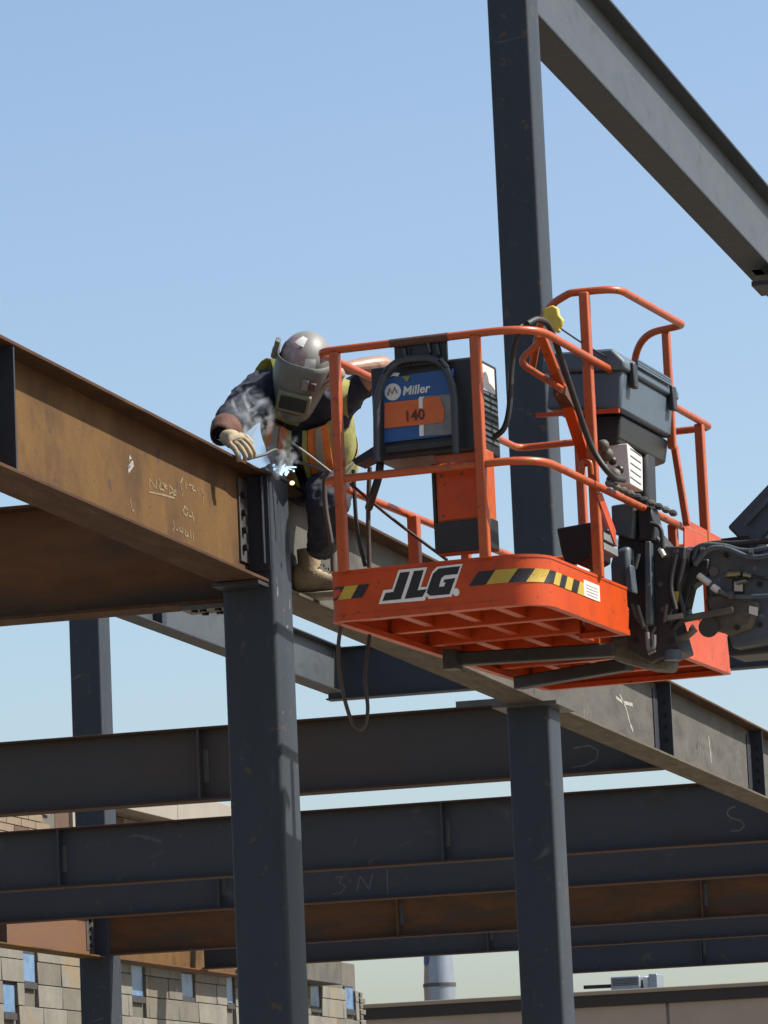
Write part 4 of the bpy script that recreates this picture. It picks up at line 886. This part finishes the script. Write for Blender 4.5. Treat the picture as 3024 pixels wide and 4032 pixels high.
# boots
def boot(an, toe, name='boot'):
    f_ = Vector((toe.x-an.x, toe.y-an.y, 0)).normalized(); s_ = Vector((-f_.y, f_.x, 0)); z0 = ZB+.017
    secs = [(-.085, .036, .02, .12), (-.05, .045, .0, .16), (.0, .047, .0, .155), (.05, .048, .0, .115), (.10, .050, .0, .085), (.15, .048, .0, .075), (.185, .036, .0, .062), (.20, .016, .006, .045)]
    m = MB(); V = []; n = 12
    for (d, w2, zb, zt) in secs:
        c = Vector((an.x, an.y, z0+.03))+f_*d
        for k in range(n):
            a = 2*math.pi*k/n; zz2 = (zb+zt)/2+(zt-zb)/2*math.copysign(abs(math.sin(a))**.7, math.sin(a)); V.append(c+s_*w2*math.copysign(abs(math.cos(a))**.7, math.cos(a))+Vector((0, 0, zz2)))
    fs = [(i*n+k, i*n+(k+1) % n, (i+1)*n+(k+1) % n, (i+1)*n+k) for i in range(len(secs)-1) for k in range(n)]+[tuple(range(n))[::-1], tuple(range((len(secs)-1)*n, len(secs)*n))]
    b = m.add(V, fs).build(name, 'boot_tan', worker, 70)
    b.modifiers.new('sub', 'SUBSURF').render_levels = 2
    pts = []
    for (d, w2) in ((-.09, .03), (-.05, .05), (.05, .052), (.12, .056), (.17, .048), (.20, .026)): pts.append((d, w2))
    poly = [Vector((an.x, an.y, z0))+f_*d+s_*w2 for d, w2 in pts]+[Vector((an.x, an.y, z0))+f_*d-s_*w2 for d, w2 in pts[::-1]]
    MB().prism(poly, (0, 0, .032)).build('sole', 'boot_sole', b, bevel=.006)
    MB().tube([Vector((an.x, an.y, z0+.13)), Vector((an.x, an.y, z0+.24))], [.052, .058], 14, cap=False).build('boot_shaft', 'boot_tan', b)
    for k in range(5):
        c = Vector((an.x, an.y, z0+.03))+f_*(.015+.022*k)+Vector((0, 0, .165-.018*k)); MB().tube([c-s_*.03, c+f_*.01+Vector((0, 0, .01)), c+s_*.03+f_*.006], .004, 6).build('lace', 'lace_brown', b)
    return b
an = J['anL'][0].copy(); an.x = max(an.x, -5.61)
boot(aX(1222, 2330, -5.60), aX(1250, 2335, -5.60)+Vector((.12, -.10, 0)))
boot(Vector((-5.75-.04, 18.68, 0)), Vector((-5.85, 18.4, 0)))

# ------------------------------------------------------------------ weld, electrode, smoke
arc = MB(); arc.ball(at(1112, 1848, 19.30), (.016, .012, .012), 10, 6)
for k in range(34):
    c = at(1108+random.gauss(0, 20), 1850+random.gauss(0, 12), 19.30+random.gauss(0, .03)); arc.ball(c, random.uniform(.002, .0085), 6, 4)
for k in range(9):
    a0 = at(1112, 1846, 19.30); a1 = at(1112+random.gauss(0, 38), 1846+random.gauss(0, 30), 19.30+random.gauss(0, .05)); arc.tube([a0, a0.lerp(a1, .5)+Vector((0, 0, .004)), a1], [.006, .004, .0015], 6)
tag(arc.build('welding_arc', 'arc_glow', None, 80), 'bright blue white welding arc at the top of the front column', 'arc')
for i, (px, py, lab) in enumerate(((1150, 1902, 'glowing spark just below the welding arc'), (1334, 1945, 'glowing spark beside the front left post of the platform'))):
    tag(MB().ball(at(px, py, 19.25), (.012, .012, .010), 10, 6).build('spark', 'spark_glow', None, 80), lab, 'spark', 'welding sparks')
tag(MB().tube([at(1143, 1738, 19.2), at(1225, 1798, 19.2), at(1302, 1858, 19.2)], .0055, 8).build('electrode_rod', 'vest_silver', None, 60), 'thin pale rod slanting from the chest of the welder to the rail', 'rod')
wtube('electrode_lead', [at(975, 1808, 18.9), at(1040, 1790, 19.0), at(1090, 1772, 19.1), at(1110, 1830, 19.25)], .007, 'plate_steel', 'pale bent electrode between glove and welding arc', 'rod', corner=.03)
wtube('electrode_lead', [at(1085, 1815, 19.2), at(1180, 1822, 19.2), at(1300, 1862, 19.2)], .007, 'plate_steel', 'pale lead running from the weld to the mid rail of the platform', 'rod', corner=.05)
def smoke(name, c, r_, dens, label):
    m = bpy.data.materials.new(name); m.use_nodes = True; n = m.node_tree.nodes; L = m.node_tree.links; n.clear()
    o = n.new('ShaderNodeOutputMaterial'); v = n.new('ShaderNodeVolumePrincipled'); v.inputs['Color'].default_value = (.75, .82, .9, 1); v.inputs['Anisotropy'].default_value = .2
    tc = n.new('ShaderNodeTexCoord'); nz = n.new('ShaderNodeTexNoise'); nz.inputs['Scale'].default_value = 11; nz.inputs['Detail'].default_value = 5; nz.inputs['Distortion'].default_value = 1.2
    L.new(tc.outputs['Object'], nz.inputs[0])
    mr = n.new('ShaderNodeMapRange'); mr.inputs[1].default_value = .52; mr.inputs[2].default_value = .72; mr.inputs[3].default_value = 0; mr.inputs[4].default_value = dens
    L.new(nz.outputs[0], mr.inputs[0])
    ln = n.new('ShaderNodeVectorMath'); ln.operation = 'LENGTH'; sc = n.new('ShaderNodeVectorMath'); sc.operation = 'DIVIDE'; sc.inputs[1].default_value = r_
    L.new(tc.outputs['Object'], sc.inputs[0]); L.new(sc.outputs[0], ln.inputs[0])
    fo = n.new('ShaderNodeMapRange'); fo.inputs[1].default_value = .3; fo.inputs[2].default_value = .95; fo.inputs[3].default_value = 1; fo.inputs[4].default_value = 0
    L.new(ln.outputs['Value'], fo.inputs[0])
    mu = n.new('ShaderNodeMath'); mu.operation = 'MULTIPLY'; L.new(mr.outputs[0], mu.inputs[0]); L.new(fo.outputs[0], mu.inputs[1]); L.new(mu.outputs[0], v.inputs['Density']); L.new(v.outputs[0], o.inputs['Volume'])
    MATS[name] = m
    ob = MB().ball((0, 0, 0), r_, 20, 12).build('welding_smoke', name, None, 80); ob.location = c; ob['kind'] = 'stuff'
    tag(ob, label, 'smoke'); return ob
smoke('smoke_a', at(965, 1640, 19.0), (.15, .11, .17), 80, 'blue grey smoke wisps in front of the sleeve of the welder')
smoke('smoke_b', at(1105, 1780, 19.15), (.11, .08, .14), 90, 'pale smoke rising from the weld')

# ------------------------------------------------------------------ background buildings
# block building with slot windows: a wall facing +X, set back behind the frame
XW = -17.6
def wy(px, py=3900): return aX(px, py, XW).y
blk = thing('block_building', (XW, 50, 0), 'pale stone block building with blue slot windows behind the frame', 'building')
y0, y1 = 41.0, wy(1412)
ztop = aX(1408, 3886, XW+.3).z
MB().box((XW-6, y0, 0), (XW-.05, y1, ztop+.40)).build('wall_core', 'mortar', blk)
wins = []
for x0, x1, t_, b_ in ((20, 64, 3876, 4000), (103, 146, 3755, 3880), (526, 570, 3800, 3935), (722, 766, 3832, 3938), (898, 922, 3845, 3960), (1228, 1262, 3865, 3975), (1366, 1396, 3888, 3985)):
    ya, yb = wy(x0), wy(x1); wins.append((ya, yb, aX(x1, b_, XW).z, aX(x0, t_, XW).z))
BH = .27; bm_cache = {}
zr0 = 1.2; nr = int((ztop-zr0)/BH)+1; cnt = 0
for r_ in range(nr):
    za = zr0+r_*BH; zb_ = min(za+BH, ztop)
    if zb_-za < .05: continue
    y = y0+random.uniform(0, .3)
    while y < y1-.02:
        ln = random.choice([.8, .8, .8, 1.2]); ye = min(y+ln, y1)
        segs = [(y, ye)]
        for (ya, yb, wz0_, wz1_) in wins:
            if zb_ > wz0_-.02 and za < wz1_+.02:
                ns = []
                for s0_, s1_ in segs:
                    if s1_ <= ya-.05 or s0_ >= yb+.05: ns.append((s0_, s1_)); continue
                    if s0_ < ya-.05: ns.append((s0_, ya-.05))
                    if s1_ > yb+.05: ns.append((yb+.05, s1_))
                segs = ns
        vis = za > 3.4
        for s0_, s1_ in segs:
            if s1_-s0_ < .05 or not vis: continue
            pr_ = random.uniform(-.004, .005)
            MB().box((XW-.06, s0_+.006, za+.004), (XW+pr_, s1_-.006, zb_-.004)).build('block', random.choice(['stone_block', 'stone_block', 'stone_block_dark']), blk, bevel=.006, seg=1); cnt += 1
        y = ye
MB().box((XW-.06, y0, 0), (XW-.005, y1, 3.45)).build('lower_wall', 'stone_block', blk)
for (ya, yb, a_, b_) in wins:
    fr2 = MB().box((XW-.049, ya-.04, a_-.03), (XW-.035, yb+.04, b_+.03)).build('window', 'window_frame_dark', blk)
    MB().box((XW-.034, ya, a_+.04), (XW-.026, yb, b_)).build('pane', 'window_blue', fr2)
    MB().box((XW-.033, ya-.03, a_-.05), (XW-.004, yb+.03, a_+.03)).build('sill', 'window_frame_dark', fr2, bevel=.005)
for k in range(8):
    ya = wy(480)+k*2.2
    MB().box((XW-.5, ya+.006, ztop+.002), (XW+.30, ya+2.194, ztop+.42)).build('fascia_panel', 'stone_fascia', blk, bevel=.01)
    if ya+2.2 > y1-2: break
# toothed end of the masonry
ye = y1+.02
for k in range(16):
    z = ztop-.02-k*.085
    MB().box((XW-.3, ye, z-.075), (XW+.02, ye+(.26 if k % 2 else .12), z)).build('quoin', 'stone_block_dark', blk, bevel=.008)
# brick building with a concrete band, farther left
XBk = -30.0
brk = thing('brick_building', (XBk, 70, 0), 'tan brick building with pale concrete band glimpsed at the left between two floor beams', 'building')
by0 = aX(-250, 3230, XBk).y; by1 = aX(905, 3200, XBk).y
zlo = aX(0, 3290, XBk).z - 1.2; zhi = aX(512, 3188, XBk+.5).z
MB().box((XBk-8, by0, 0), (XBk-.04, by1, zhi+.01)).build('wall', 'mortar', brk)
MB().box((XBk-.039, by0, 0), (XBk, by1, zlo)).build('lower_wall', 'brick_tan', brk)
bh = .165
zbt = aX(895, 3168, XBk+.5).z
proto = {}
def shared(name, mat, sx_, sy_, sz_, loc, parent):
    k = (mat, round(sx_, 3), round(sy_, 3), round(sz_, 3))
    if k not in proto:
        o = MB().box((0, 0, 0), (sx_, sy_, sz_)).build(name, mat, parent, 0); proto[k] = o.data; me = o.data
    else:
        o = link(name, proto[k], parent)
    o.location = loc; return o
wy0, wy1 = aX(222, 3230, XBk).y, aX(278, 3230, XBk).y
nb_ = 0; r_ = 0; z = zlo
while z < zhi-.02:
    y = by0+(r_ % 2)*.42; i = 0
    while y < by1-.8:
        if not (wy0-.9 < y < wy1+.1 and z > zlo+.4):
            shared('brick', 'brick_brown' if (i+r_*2) % 3 == 0 and r_ % 2 == 0 else 'brick_tan', .06, .80, bh-.02, (XBk-.05, y, z), brk); nb_ += 1
        y += .83; i += 1
    z += bh; r_ += 1
bw = MB().box((XBk-.035, wy0, zlo+.4), (XBk-.03, wy1, zhi-.1)).build('window', 'brick_brown', brk)
MB().box((XBk-.03, wy1, zlo+.3), (XBk+.05, wy1+.4, zhi-.05)).build('window_trim', 'concrete_band', brk)
for k in range(9):
    ya = aX(500, 3190, XBk+.5).y-1+k*4.4
    if ya > by1: break
    MB().box((XBk-1, ya+.01, zhi), (XBk+.5, min(ya+4.39, by1+.3), zbt)).build('band_panel', 'concrete_band', brk, bevel=.015)
# taupe building on the right with a coping
YT = 76.0
tp = thing('taupe_building', (-10, YT, 0), 'low taupe walled building with pale coping along the bottom right', 'building')
tx0 = aY(1436, 3990, YT).x; tz = aY(1900, 3928, YT).z; tx1 = tx0+30
jx = aY(2628, 3980, YT).x
pw = 7.4; xs = [tx0]
while jx-pw > tx0+.5: jx -= pw
xs += [jx+pw*k for k in range(5)]
for a, b in zip(xs[:-1], xs[1:]):
    MB().box((a+.025, YT, 0), (b-.025, YT+.3, tz-.28)).build('wall_panel', 'taupe_wall', tp, bevel=.02)
MB().box((tx0, YT+.05, 0), (xs[-1], YT+14, tz-.30)).build('wall_core', 'concrete_band', tp)
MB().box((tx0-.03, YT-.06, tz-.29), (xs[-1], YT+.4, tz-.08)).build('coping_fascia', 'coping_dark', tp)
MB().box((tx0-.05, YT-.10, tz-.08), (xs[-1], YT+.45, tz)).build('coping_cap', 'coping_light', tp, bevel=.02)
# roof vent stack
va = aY(1733, 3925, YT+3); rb = (aY(1792, 3925, YT+3).x-aY(1668, 3925, YT+3).x)/2
vent = thing('roof_vent', (va.x, YT+3, tz-.4), 'galvanised tapered vent stack on the taupe roof between the columns', 'vent')
zv = va.z
MB().tube([(va.x, YT+3, tz-.35), (va.x, YT+3, zv+.22)], rb*.98, 28).build('vent_collar', 'galvanised', vent, 50)
MB().tube([(va.x, YT+3, zv+.222), (va.x, YT+3, zv+1.9)], [rb*.97, rb*.66], 28).build('vent_cone', 'galvanised', vent, 50)
MB().tube([(va.x, YT+3, zv+.19), (va.x, YT+3, zv+.26)], rb*1.02, 28).build('vent_band', 'plate_steel', vent, 50)
m = MB(); V = []
for i in range(5):
    for k in range(5):
        a = R(205+k*9); z = zv+.62+i*.1; r2 = rb*(.97-.31*((z-zv-.222)/1.678))+.012; V.append((va.x+r2*math.cos(a), YT+3+r2*math.sin(a), z+.03*math.sin(k*2.1+i)))
m.add(V, [(i*5+k, i*5+k+1, (i+1)*5+k+1, (i+1)*5+k) for i in range(4) for k in range(4)]).build('blue_patch', 'welder_blue', vent)
# rooftop units at the right
YU = YT+4
def ux_(px): return aY(px, 3880, YU).x
def uz(py, px=2500): return aY(px, py, YU).z
ru = thing('rooftop_unit', (ux_(2460), YU, tz), 'grey rooftop unit on the taupe building right of the right column', 'rooftop unit')
MB().box((ux_(2405), YU, tz-.35), (ux_(2520), YU+.8, uz(3842))).build('casing', 'galvanised', ru, bevel=.02)
for k in range(5): MB().box((ux_(2412), YU-.012, uz(3878)+k*.03), (ux_(2512), YU-.001, uz(3878)+k*.03+.018)).build('louvre', 'plate_steel', ru)
rv = thing('rooftop_unit', (ux_(2570), YU, tz), 'small rooftop unit with a white end cap at the far right of the roof', 'rooftop unit')
MB().box((ux_(2555), YU, tz-.35), (ux_(2590), YU+.6, uz(3838))).build('casing', 'galvanised', rv, bevel=.02)
MB().box((ux_(2527), YU+.1, tz-.35), (ux_(2554), YU+.6, uz(3845))).build('end_cap', 'label_white', rv, bevel=.03)
tag(MB().beam((ux_(2285), YU+.3, uz(3885, 2290)), (ux_(2400), YU+.3, uz(3880, 2400)), .07, .07).build('roof_pipe', 'coping_dark', None), 'dark low pipe lying on the roof beside the grey rooftop unit', 'pipe')
